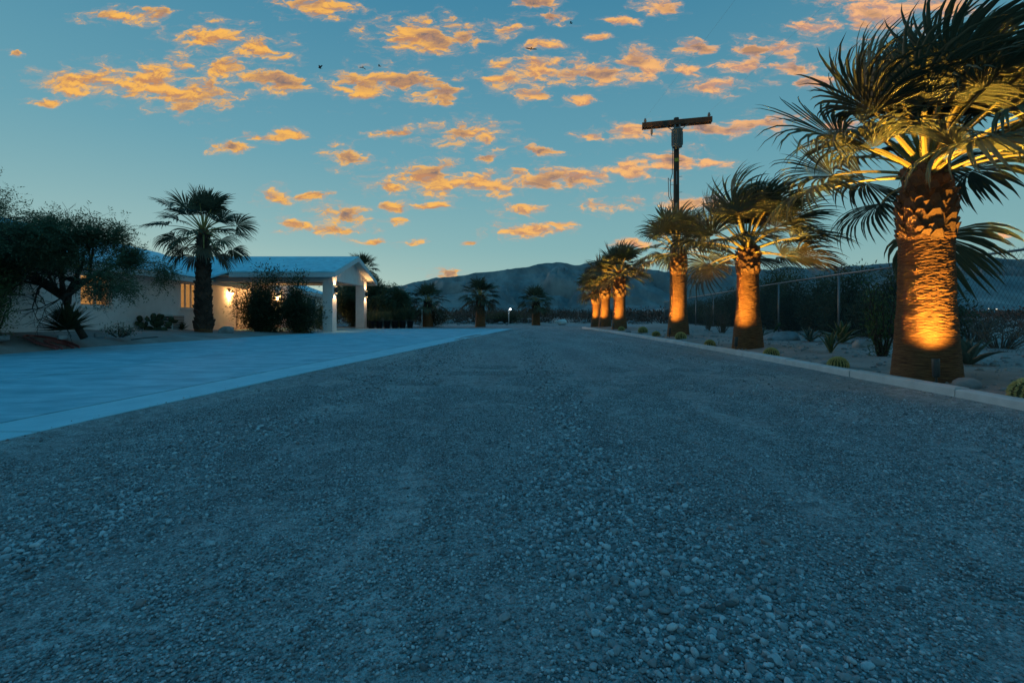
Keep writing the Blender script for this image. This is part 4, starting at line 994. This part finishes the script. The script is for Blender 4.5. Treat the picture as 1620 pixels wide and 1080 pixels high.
# rosettes with their leaves as parts
def leaf_blade(name, m, th=.06, keel=.25):
    vs = []; n = 7
    for i in range(n):
        t = i / (n - 1); w = (.5 * (1 - .35 * (1 - t) ** 2) if t < .45 else .5 * (1 - ((t - .45) / .55) ** 1.6)) * .2 + .004; y = t; z = .10 * math.sin(t * 2.6) - .02
        vs += [(-w, y, z + w * keel), (0, y, z - th * (1 - t) * .5), (w, y, z + w * keel), (0, y, z + th * .3 * (1 - t))]
    fs = [(4*i + a, 4*i + (a+1) % 4, 4*i + 4 + (a+1) % 4, 4*i + 4 + a) for i in range(n - 1) for a in range(4)] + [(0,1,2,3)]
    return mesh(name, vs, fs, MT[m], True)
BL = leaf_blade('leaf', 'agave'); BLG = leaf_blade('leaf', 'agave_g', .04, .2)
def agave(label, loc, r, seed, n=22, me=BL, hi=80, lo=12, wide=1.0, name='agave', group='agaves in the planting bed'):
    rs = np.random.RandomState(seed); root = tag(empty(name, loc), label, 'agave', group)
    for k in range(n):
        q = (k + .5) / n; el = R(hi + (lo - hi) * q + rs.normal(0, 5)); az = k * 2.39996; s = r * rs.uniform(.8, 1.1) * (.7 + .35 * q)
        rot = (Matrix.Rotation(az, 4, 'Z') @ Matrix.Rotation(el, 4, 'X')).to_euler()
        link('leaf', me, root, (0, 0, .03), rot, (s * wide, s, s))
agave('blue-grey agave with broad leaves beside the largest palm', (6.45, 6.85, .09), .62, 101, 20, hi=78, lo=10, wide=1.25)
agave('small blue agave near the fence post', tuple(G(1281, 541, .12)), .52, 102, 16)
agave('large green agave at the foot of the fence post', tuple(G(1332, 543, .12)), .75, 103, 26, BLG, 75, 5, .9)
agave('narrow brownish agave behind the barrel cactus by the kerb', tuple(G(1314, 561, .10)), .50, 104, 16, BLG, 85, 45, .7)
agave('small agave partly behind the trunk of the second palm', tuple(G(1206, 534, .12)), .45, 105, 14)
def yucca(label, loc, r, seed, n=90, m='leaf_dark', name='yucca'):
    rs = np.random.RandomState(seed); root = tag(empty(name, loc), label, 'yucca'); C = np.zeros((n, 3)); C[:, 2] = .12 * r
    az = np.arange(n) * 2.39996; el = np.radians(np.linspace(88, 0, n) + rs.normal(0, 6, n)); D = np.stack([np.cos(el) * np.cos(az), np.cos(el) * np.sin(az), np.sin(el)], -1)
    v, f = leaf_mesh_data(C, D, np.tile([.01, .02, 1.0], (n, 1)), r * rs.uniform(.8, 1.05, n), .07 * r, .06)
    link('foliage', fast_mesh('foliage', v, f, MT[m]), root)
yucca('large dark spiky yucca beside the leaning tree trunk', tuple(P(106, 528, 11.5)), .74, 111, 190)
yucca('small dark spiky yucca beside the air conditioner', tuple(P(288, 524, 19.2)), .42, 112, 70)

def pad_mesh():
    v, f = ico(2); v = v * np.array([.42, .09, .5]) + np.array([0, 0, .5]); v[:, 0] *= (.72 + .4 * v[:, 2])
    return fast_mesh('pad', v, f, MT['pear'], True)
PAD = pad_mesh()
def prickly(label, loc, s, seed, n0=5, levels=3, group=None):
    rs = np.random.RandomState(seed); root = tag(empty('prickly_pear', loc), label, 'cactus', group)
    def pad(M, lv, sc):
        o = link('pad', PAD, root); o.matrix_local = M @ Matrix.Scale(sc, 4)
        if lv:
            for k in range(rs.randint(1, 3)):
                a = rs.uniform(-.75, .75); T = M @ Matrix.Translation((math.sin(a) * .36 * sc, 0, (.5 + math.cos(a) * .45) * sc)) @ Matrix.Rotation(a * .9, 4, 'Y') @ Matrix.Rotation(rs.uniform(-.5, .5), 4, 'X') @ Matrix.Rotation(rs.uniform(-.6, .6), 4, 'Z')
                pad(T, lv - 1, sc * rs.uniform(.75, .95))
    for k in range(n0):
        pad(Matrix.Translation((rs.normal(0, .45) * s, rs.normal(0, .25) * s, -.03)) @ Matrix.Rotation(rs.uniform(0, 3.1), 4, 'Z') @ Matrix.Rotation(rs.uniform(-.4, .4), 4, 'Y'), levels - 1, s * rs.uniform(.4, .5))
prickly('dark prickly pear clump in front of the air conditioner', tuple(P(242, 527, 17.0)), .62, 121, 8, 3)
prickly('small pale prickly pear beside the boulder past the second palm', tuple(G(1217, 531, .12)), .5, 122, 2, 3)

def barrel(label, loc, r, seed):
    root = tag(empty('barrel_cactus', loc), label, 'cactus', 'barrel cacti along the kerb'); ribs = 20; na = ribs * 4; nr = 14; vs = []
    for i in range(nr + 1):
        t = i / nr; ph = -.45 + t * (math.pi / 2 + .45 - .04)
        for k in range(na):
            th = 2 * math.pi * k / na; rr = r * math.cos(ph) * (1 + .09 * math.cos(ribs * th)); vs.append((rr * math.cos(th), rr * math.sin(th), r * .42 + r * .98 * math.sin(ph) - (.06 * r if t > .93 else 0)))
    fs = [(i*na + k, i*na + (k+1) % na, (i+1)*na + (k+1) % na, (i+1)*na + k) for i in range(nr) for k in range(na)] + [tuple(nr*na + k for k in range(na))]
    MB().add(vs, fs).build('body', MT['cactus'], root, True)
    rs = np.random.RandomState(seed); C, D = [], []
    for k in range(ribs):
        th = 2 * math.pi * k / ribs
        for ph in np.linspace(-.2, 1.45, 15):
            rr = r * math.cos(ph) * 1.09; c = np.array([rr * math.cos(th), rr * math.sin(th), r * .42 + r * .98 * math.sin(ph)]); nrm = np.array([math.cos(th) * math.cos(ph), math.sin(th) * math.cos(ph), math.sin(ph)])
            for j in range(8): C.append(c); D.append(nrm + rs.normal(0, .75, 3))
    v, f = leaf_mesh_data(C, D, rs.normal(0, 1, (len(C), 3)), r * .19, .0085)
    tag(link('spines', fast_mesh('spines', v, f, MT['spine']), root), kind='stuff')
BC = [(1602, 633, .15, 'largest barrel cactus, near the picture edge beside the kerb'), (1320, 581, .115, 'barrel cactus by the kerb between the two nearest palms'), (1206, 563, .115, 'barrel cactus at the foot of the second palm'),
      (1123, 547, .11, 'barrel cactus midway between the second and third palms'), (1077, 537.5, .14, 'barrel cactus at the foot of the third palm'), (1038, 532, .12, 'barrel cactus just past the third palm'),
      (1017, 527.5, .16, 'wider barrel cactus farther past the third palm'), (983, 523.5, .13, 'farthest barrel cactus, at the foot of the fourth palm')]
for k, (px, py, r, lb) in enumerate(BC):
    q = G(px, py, .07); q.x = max(q.x, float(interp(q.y, KERB)) + .17 + r); q.z = float(ground_z(q.x, q.y)) - .01
    barrel(lb, tuple(q), r, 130 + k)

def boulder(label, loc, s, seed, group='boulders in the planting beds', m='boulder', name='boulder'):
    rs = np.random.RandomState(seed); v, f = ico(4)
    for a in rs.randn(9, 3):
        a = a / np.linalg.norm(a); dd = v @ a; v = v - np.outer(np.clip(dd - rs.uniform(.5, .85), 0, None) * .9, a)
    v *= 1 + (fbm(v[:, 0] * 2 + seed, v[:, 1] * 2 + v[:, 2] * 2, 3) - .5)[:, None] * .25
    o = link(name, fast_mesh(name, v * np.array(s), f, MT[m], True), None, loc, (0, 0, rs.uniform(0, 6))); tag(o, label, 'rock', group); return o
boulder('pale boulder at the fence foot beside the wispy plant', tuple(G(1380, 549, .16)), (.38, .28, .22), 141)
boulder('blue-grey boulder beside the pale prickly pear', tuple(G(1232, 536, .16)), (.52, .34, .26), 142)
boulder('rounded blue-grey boulder on the bed right of the tall dark palm', tuple(P(360, 524, 18.0)), (.34, .26, .20), 143)
boulder('small boulder before the spiky yucca by the hose', tuple(P(97, 533, 11.0)), (.12, .09, .06), 144)
boulder('low boulder at the picture edge near the green bush', tuple(P(2, 535, 10.2)), (.24, .16, .09), 145)
boulder('small dark boulder by the twiggy shrub near the leaning trunk', tuple(P(158, 530, 11.6)), (.15, .12, .08), 146)
boulder('pinkish stone between the boulder and the pale prickly pear', tuple(G(1219, 538.5, .12)), (.16, .12, .10), 147)
wb = boulder('low white block standing alone at the far end of the gravel', (0, 0, 0), (.52, .32, .27), 148, None, 'white', 'white_block')
wb.location = G(887, 514, .0) + Vector((0, 0, .19)); wb.rotation_euler = (0, 0, .2)
rs = np.random.RandomState(77); vs = []; fs = []; V1, F1 = ico(2); nb = 0      # rubble edging the far end of the drive
for k in range(260):
    yy = rs.uniform(36.5, 47); xx = rs.uniform(-13, 11)
    if abs(xx - 3.7) < 3.5 and yy < 41: continue
    s = np.exp(rs.normal(math.log(.12), .5)); v = V1 * np.array([s, s * .8, s * .6]) * (1 + rs.randn(len(V1), 1) * .08) + [xx, yy, .04 + s * .15]
    vs.append(v); fs.append(F1 + nb); nb += len(V1)
tag(link('rubble', fast_mesh('rubble', np.concatenate(vs), np.concatenate(fs), MT['boulder'])), 'scattered pale stones edging the far end of the gravel', 'rubble', kind='stuff')
# small stones on the right bed
vs = []; fs = []; nb = 0
for k in range(2600):
    yy = 3.2 + 18 * rs.rand() ** 1.6; xx = float(interp(yy, KERB)) + .18 + rs.rand() * (4.5 + yy * .1); s = np.exp(rs.normal(math.log(.012), .55)) * (1 if k % 14 else 3.2)
    v = V1[:12] if False else V1; v = v * np.array([s, s * .8, s * .6]) + [xx, yy, float(ground_z(xx, yy)) + s * .2]
    vs.append(v); fs.append(F1 + nb); nb += len(V1)
tag(link('bed_pebbles', fast_mesh('bed_pebbles', np.concatenate(vs), np.concatenate(fs), MT['boulder'])), 'small pebbles strewn over the sandy bed behind the kerb', 'pebbles', kind='stuff')

# ------------------------------------------------------------------ fences
def chain_fence(label, line, H, pitch, wire, post_r, tips=.05, zg=.06, posts=True):
    root = tag(empty('chain_link_fence', (line[0][0], line[0][1], 0)), label, 'fence'); o = Vector((line[0][0], line[0][1], 0))
    for (x, y) in line:
        MB().tube([(0,0,-.1),(0,0,H+.03)], post_r, 10).build('post', MT['steel'], root, True, (x - o.x, y - o.y, zg))
    MB().tube([(x - o.x, y - o.y, zg + H) for x, y in line], post_r * .8, 8).build('top_rail', MT['steel'], root, True)
    for (x0, y0), (x1, y1) in zip(line[:-1], line[1:]):
        a = Vector((x0, y0, 0)) - o; b = Vector((x1, y1, 0)) - o; Ls = (b - a).length; t = (b - a) / Ls; mb = MB(); k = .62; nrm = Vector((t.y, -t.x, 0))
        for sg in (1, -1):
            s = -H * k
            while s < Ls + H * k:
                s0, z0, s1, z1 = s, .02, s + sg * H * k, H + tips
                if sg > 0:
                    if s0 < 0: z0 = .02 + (-s0) / k; s0 = 0
                    if s1 > Ls: z1 = z0 + (Ls - s0) / k; s1 = Ls
                else:
                    if s0 > Ls: z0 = .02 + (s0 - Ls) / k; s0 = Ls
                    if s1 < 0: z1 = z0 + s0 / k; s1 = 0
                if z1 - z0 > .03 and 0 <= s0 <= Ls and 0 <= s1 <= Ls:
                    off = nrm * wire * sg
                    mb.tube([a + t * s0 + off + Vector((0,0,zg+z0)), a + t * s1 + off + Vector((0,0,zg+z1))], wire, 3, False)
                s += pitch
        tag(mb.build('wire_mesh', MT['wire'], root), kind='stuff')
chain_fence('galvanised chain-link fence running behind the palm row', FENCE, 1.94, .085, .0021, .030)
back = [(-14 + 3.4 * i, 46.0 + .12 * i) for i in range(9)]
chain_fence('low wire fence across the far end of the property', back, 1.32, .30, .002, .022, 0)

# ------------------------------------------------------------------ utility pole
def utility_pole():
    Y = 26.0; X = (1070 - 810) / FPX * Y; top = CAM_H + (HOR - 187) / FPX * Y
    r = tag(empty('utility_pole', (X, Y, 0), R(-14)), 'wooden utility pole with a crossarm and one transformer', 'utility pole')
    pole = MB().tube([(0,0,-.2),(0,0,top * .5),(0,0,top)], [.17,.155,.135], 14).build('pole', MT['pole'], r, True)
    ca = MB().box(-1.78, 1.78, -.24, -.10, top - .42, top - .16).build('crossarm', MT['pole'], r)
    MB().box(-1.78, 1.78, .10, .22, top - .40, top - .18).build('crossarm', MT['pole'], r)
    for s in (-1, 1):
        MB().tube([(s * .62, -.20, top - .40), (s * .02, -.19, top - .85)], .022, 6).build('brace', MT['steel'], r)
        MB().lathe([(.03,0),(.03,.06),(.09,.07),(.05,.10),(.08,.12),(.045,.16),(.065,.18),(.02,.24)], 12, (s * 1.62, -.17, top - .16)).build('insulator', MT['ceramic'], r, True)
    MB().tube([(-1.28,-.17,top-.42),(-1.28,-.17,top-.56),(-1.28,-.17,top-.575),(-1.28,-.17,top-.80),(-1.28,-.17,top-.82),(-1.28,-.17,top-.90)], [.015,.015,.06,.06,.03,.03], 10).build('cutout_fuse', MT['ceramic'], r)
    tz = top - .78
    tf = MB().lathe([(.22,-.95),(.26,-.93),(.265,-.05),(.29,-.04),(.29,0),(.26,.03),(.12,.08)], 24, (0,-.44,tz)).build('transformer', MT['transformer'], r, True)
    for a in (-.1, .14): MB().lathe([(.03,.05),(.05,.09),(.03,.12),(.05,.15),(.025,.26)], 10, (a,-.44,tz)).build('bushing', MT['ceramic'], tf)
    for k in range(9):
        a = 2 * math.pi * k / 9; MB().box(-.012,.012,-.035,0,-.85,-.12).build('cooling_fin', MT['transformer'], tf, False, (math.sin(a)*.262, -.44 - math.cos(a)*.262, tz), (0,0,a))
    MB().box(-.10, .10, -.175, -.155, top - 2.38, top - 2.20).build('tag_plate', MT['yellow'], r)
    MB().box(-.03, .03, -.165, -.150, top - 3.6, top - 2.9).build('tag_plate', MT['ceramic'], r)
    MB().tube([(-.19,-.05,top-1.6),(-.21,-.05,top-3.0),(-.30,-.05,top-3.3),(-.32,-.05,top-3.9),(-.25,-.05,top-4.4),(-.17,-.05,top-4.5)], .02, 6).build('service_cable', MT['darkmetal'], r)
    MB().tube([(-.30,-.05,top-3.4),(-.42,-.05,top-3.2),(-.40,-.05,top-4.2),(-.2,-.05,top-4.6)], .018, 6).build('service_cable', MT['darkmetal'], r)
    MB().tube([(.0,-.19,.5),(.0,-.17,top-4.6)], .05, 8).build('conduit', MT['transformer'], r)
    for k in range(12):
        s = 1 if k % 2 else -1; zz = top - 1.9 - k * .42
        MB().tube([(s*.13,0,zz),(s*.30,0,zz+.01)], .012, 5).build('climbing_peg', MT['steel'], r)
    M = Matrix.Translation((X, Y, 0)) @ Matrix.Rotation(R(-14), 4, 'Z')
    for i, s in enumerate((-1, 1)):
        a = M @ Vector((s * 1.62, -.17, top + .08)); b = Vector((a.x + .6, -32, top + .3)); pts = []
        for k in range(25):
            t = k / 24; q = a.lerp(b, t); q.z -= 1.1 * 4 * t * (1 - t) * .5; pts.append(q)
        tag(MB().tube(pts, .002, 5).build('power_line', MT['darkmetal']), ['thin overhead wire from the crossarm end away from the large palms', 'thin overhead wire from the crossarm end toward the large palms'][i], 'wire', 'wires from the utility pole')
utility_pole()

# ------------------------------------------------------------------ small things
def ac_unit():
    p = P(275, 522, 19.0); a = math.atan2(.1708, .9853)
    r = tag(empty('air_conditioner', (p.x, p.y, p.z), a), 'white outdoor air conditioner against the house wall', 'air conditioner')
    MB().box(-.17, .17, -.45, .45, 0, .60).build('body', MT['white'], r)
    for k in range(8): MB().box(.171, .182, -.42, .42, .05 + k * .066, .088 + k * .066).build('slat', MT['darkmetal'], r)
    for k in range(5): MB().box(-.13, .13, -.461, -.451, .07 + k * .10, .14 + k * .10).build('vent', MT['darkmetal'], r)
ac_unit()
def hose():
    c = P(91, 545, 11.15); rs = np.random.RandomState(4); pts = []
    for k in range(330):
        t = k / 329; a = t * 2 * math.pi * 6; rad = .42 + .22 * math.sin(t * 19) * rs.uniform(.95, 1.05) + .04 * math.sin(a * 2.3)
        ex = 1.0 + .12 * math.sin(t * 7); x = c.x + math.cos(a) * rad * ex + .05 * math.sin(t * 11); y = c.y + math.sin(a) * rad * .62
        pts.append((x, y, float(ground_z(x, y)) + .045 + .05 * t * rs.uniform(.9, 1.05)))
    tag(MB().tube(pts, .017, 6).build('garden_hose', MT['hose'], None, True), 'coiled dark red garden hose lying on the sand by the concrete', 'hose')
    pts = []
    for k in range(30):
        t = k / 29; q = P(208 + 42 * t, 541.5 + 3.0 * t, 13.2 + 1.0 * t); pts.append((q.x, q.y, float(ground_z(q.x, q.y)) + .012))
    tag(MB().tube(pts, .012, 6).build('drip_pipe', MT['darkmetal'], None, True), 'thin dark pipe lying on the sand below the prickly pear', 'pipe')
hose()
desc = ['hidden half behind the farther column', 'second from the column', 'third from the column', 'third from the open end', 'second from the open end', 'at the open end']
for k in range(6):
    x, y = -7.72 + k * .40, 26.55 + .12 * k; rs = np.random.RandomState(200 + k)
    r = tag(empty('potted_plant', (x, y, .036)), 'grassy plant in a black pot beside the porch, ' + desc[k], 'potted plant', 'pots beside the porch')
    MB().lathe([(.15,0),(.185,.38),(.195,.38),(.195,.42),(.175,.42),(.17,.36)], 16).build('pot', MT['pot'], r, True)
    n = 170; C = rs.normal(0, .07, (n, 3)) * [1, 1, 0] + [0, 0, .37]; D = rs.normal(0, .33, (n, 3)) * [1, 1, .2] + [0, 0, 1]
    v, f = leaf_mesh_data(C, D, rs.normal(0, 1, (n, 3)), rs.uniform(.35, .8, n) * (1.25 if k > 3 else 1), .022, .12)
    link('foliage', fast_mesh('foliage', v, f, MT['leaf_mesq' if k < 3 else 'leaf_dark']), r)
def lamp_post():
    Y = 36.5; p = P(805, 513, Y); top = CAM_H + (HOR - 489) / FPX * Y
    r = tag(empty('lamp_post', (p.x, p.y, 0)), 'slim white lamp post glowing at the far end of the drive', 'lamp post')
    MB().tube([(0,0,-.1),(0,0,top-.05)], .022, 8).build('post', MT['white'], r, True)
    MB().tube([(0,0,top-.05),(.05,-.02,top),(.09,-.05,top)], .018, 8).build('arm', MT['white'], r, True)
    MB().lathe([(.02,-.055),(.055,-.03),(.065,0),(.05,.035),(.01,.05)], 14, (.11,-.08,top)).build('lamp_head', MT['white_lamp'], r, True)
lamp_post()
p = G(669, 517.5)
tag(MB().tube([(0,0,-.1),(0,0,1.12)], .02, 8).build('pole', MT['white'], None, True, (p.x, p.y - .3, 0)), 'thin pale pole standing in front of the flowering bush palm', 'pole')
for k, (px, py, lb) in enumerate(((1563, 488.5, 'distant lamp on the desert, the one nearer the largest palm'), (1576, 489, 'distant lamp on the desert, the one farther from the largest palm'))):
    Y = 300.0; q = P(px, py, Y); r = tag(empty('street_lamp', (q.x, q.y, 0)), lb, 'street lamp', 'distant lamps in the desert')
    MB().tube([(0,0,0),(0,0,q.z)], .12, 6).build('post', MT['darkmetal'], r)
    MB().lathe([(.1,-.25),(.36,-.15),(.42,.08),(.15,.28)], 10, (0,-.3,q.z)).build('lamp_head', MT['far_lamp'], r, True)

# drip emitters beside the cacti
for k, (px, py) in enumerate(((1337, 577), (1218, 561), (1137, 545))):
    q = G(px, py, .08); q.z = float(ground_z(q.x, q.y))
    tag(MB().tube([(0,0,-.03),(.004,0,.07),(.012,0,.085)], .006, 6).build('drip_stake', MT['darkmetal'], None, False, tuple(q)), ['short black irrigation stake beside the cactus between the nearest palms', 'short black irrigation stake beside the cactus at the second palm', 'short black irrigation stake beside the cactus before the third palm'][k], 'stake', 'irrigation stakes')

# birds
def bird(label, px, py, Y, span, yaw, roll, flap, pitch=0):
    p = P(px, py, Y); mb = MB()
    mb.tube([(0,-.30,0),(0,-.22,.01),(0,-.08,.0),(0,.08,0),(0,.18,.02),(0,.25,.03),(0,.32,.02)], [.02,.05,.085,.075,.05,.045,.006], 8)
    mb.add([(-.03,-.24,.0),(.03,-.24,.0),(.11,-.46,.01),(0,-.48,.012),(-.11,-.46,.01)], [(0,1,2,3,4)])
    for s in (-1, 1):
        pr = [(.05,.10,-.10), (.30,.16,-.14), (.55,.12,-.20), (.80,.02,-.22), (1.0,-.12,-.20)]; vs = []
        for i, (u, le, te) in enumerate(pr):
            h = math.sin(flap) * u * .9 - (.10 * u * u if flap > 0 else .0); w = math.cos(flap) * u * .95
            vs += [(s * w * span / 2, le * .8, h * span / 2 + .02), (s * w * span / 2, te * 1.0 - .04, h * span / 2 + .01), (s * w * span / 2, (le + te) / 2, h * span / 2 + .04)]
        mb.add(vs, [(3*i, 3*i + 2, 3*i + 5, 3*i + 3) for i in range(4)] + [(3*i + 2, 3*i + 1, 3*i + 4, 3*i + 5) for i in range(4)] + [(3*i, 3*i + 3, 3*i + 4, 3*i + 1) for i in range(4)])
    o = mb.build('bird', MT['bird'], None, True, tuple(p), (pitch, roll, yaw)); tag(o, label, 'bird', 'black birds flying over the drive')
bird('black bird with raised wings beside the largest golden cloud', 506, 108, 75, 1.3, R(70), R(-25), R(55), R(20))
bird('black bird with drooped wings, left of a close pair', 574, 107, 85, 1.3, R(20), R(10), R(-28))
bird('smallest black bird of the close pair', 600, 105, 110, 1.2, R(80), R(0), R(20))
bird('black bird gliding with flat outspread wings', 840, 78, 70, 1.75, R(8), R(2), R(4))
bird('tiny black bird highest in the sky', 903, 37, 120, 1.0, R(60), R(20), R(25))

# ------------------------------------------------------------------ far desert scrub
def build_scrub():
    rs = np.random.RandomState(15); C = []; D = []; Ln = []
    n = 5200
    Y = 48 * np.exp(rs.uniform(0, math.log(420 / 48), n)); X = rs.uniform(-1.25, 1.25, n) * Y
    pat = fbm(X / (Y * .09) + 4, np.log(Y) * 6, 3); keep = pat > .40
    for x, y in zip(X[keep], Y[keep]):
        h = rs.uniform(.5, 1.4) * (1 + (y > 110) * .6); w = h * rs.uniform(1.0, 2.2); m = 30
        c = rs.normal(0, 1, (m, 3)) * [w * .38, w * .38, h * .26] + [x, y, h * .45]; c[:, 2] = np.clip(c[:, 2], .02, None)
        C.append(c); D.append(rs.normal(0, .7, (m, 3)) + [0, 0, .6]); Ln.append(np.full(m, h * .34))
    # brush right of the palms, inside and beyond the fence
    for k in range(420):
        y = rs.uniform(10, 46); x = fence_x(y) + rs.uniform(.4, 26)
        if x < y * .62 + 4: continue
        h = rs.uniform(.15, .55); w = h * rs.uniform(1.2, 2.4); m = 70
        c = rs.normal(0, 1, (m, 3)) * [w * .34, w * .34, h * .24] + [x, y, h * .45]; c[:, 2] = np.clip(c[:, 2], .02, None)
        C.append(c); D.append(rs.normal(0, .8, (m, 3)) + [0, 0, .4]); Ln.append(np.full(m, h * .34))
    # low brush at the far end of the gravel
    for k in range(170):
        y = rs.uniform(38.5, 47); x = rs.uniform(-15, 14); h = rs.uniform(.2, .7); w = h * 1.8; m = 50
        if abs(x - 3.8) < 2.0 and y < 42: continue
        c = rs.normal(0, 1, (m, 3)) * [w * .34, w * .34, h * .24] + [x, y, h * .45]; c[:, 2] = np.clip(c[:, 2], .02, None)
        C.append(c); D.append(rs.normal(0, .8, (m, 3)) + [0, 0, .4]); Ln.append(np.full(m, h * .34))
    C, D, Ln = map(np.concatenate, (C, D, Ln))
    v, f = leaf_mesh_data(C, D, rs.normal(0, 1, (len(C), 3)), Ln, Ln * .4)
    tag(link('desert_scrub', fast_mesh('desert_scrub', v, f, MT['scrub'])), 'dry brown desert brush spreading to the foot of the mountains', 'scrub', kind='stuff')
build_scrub()
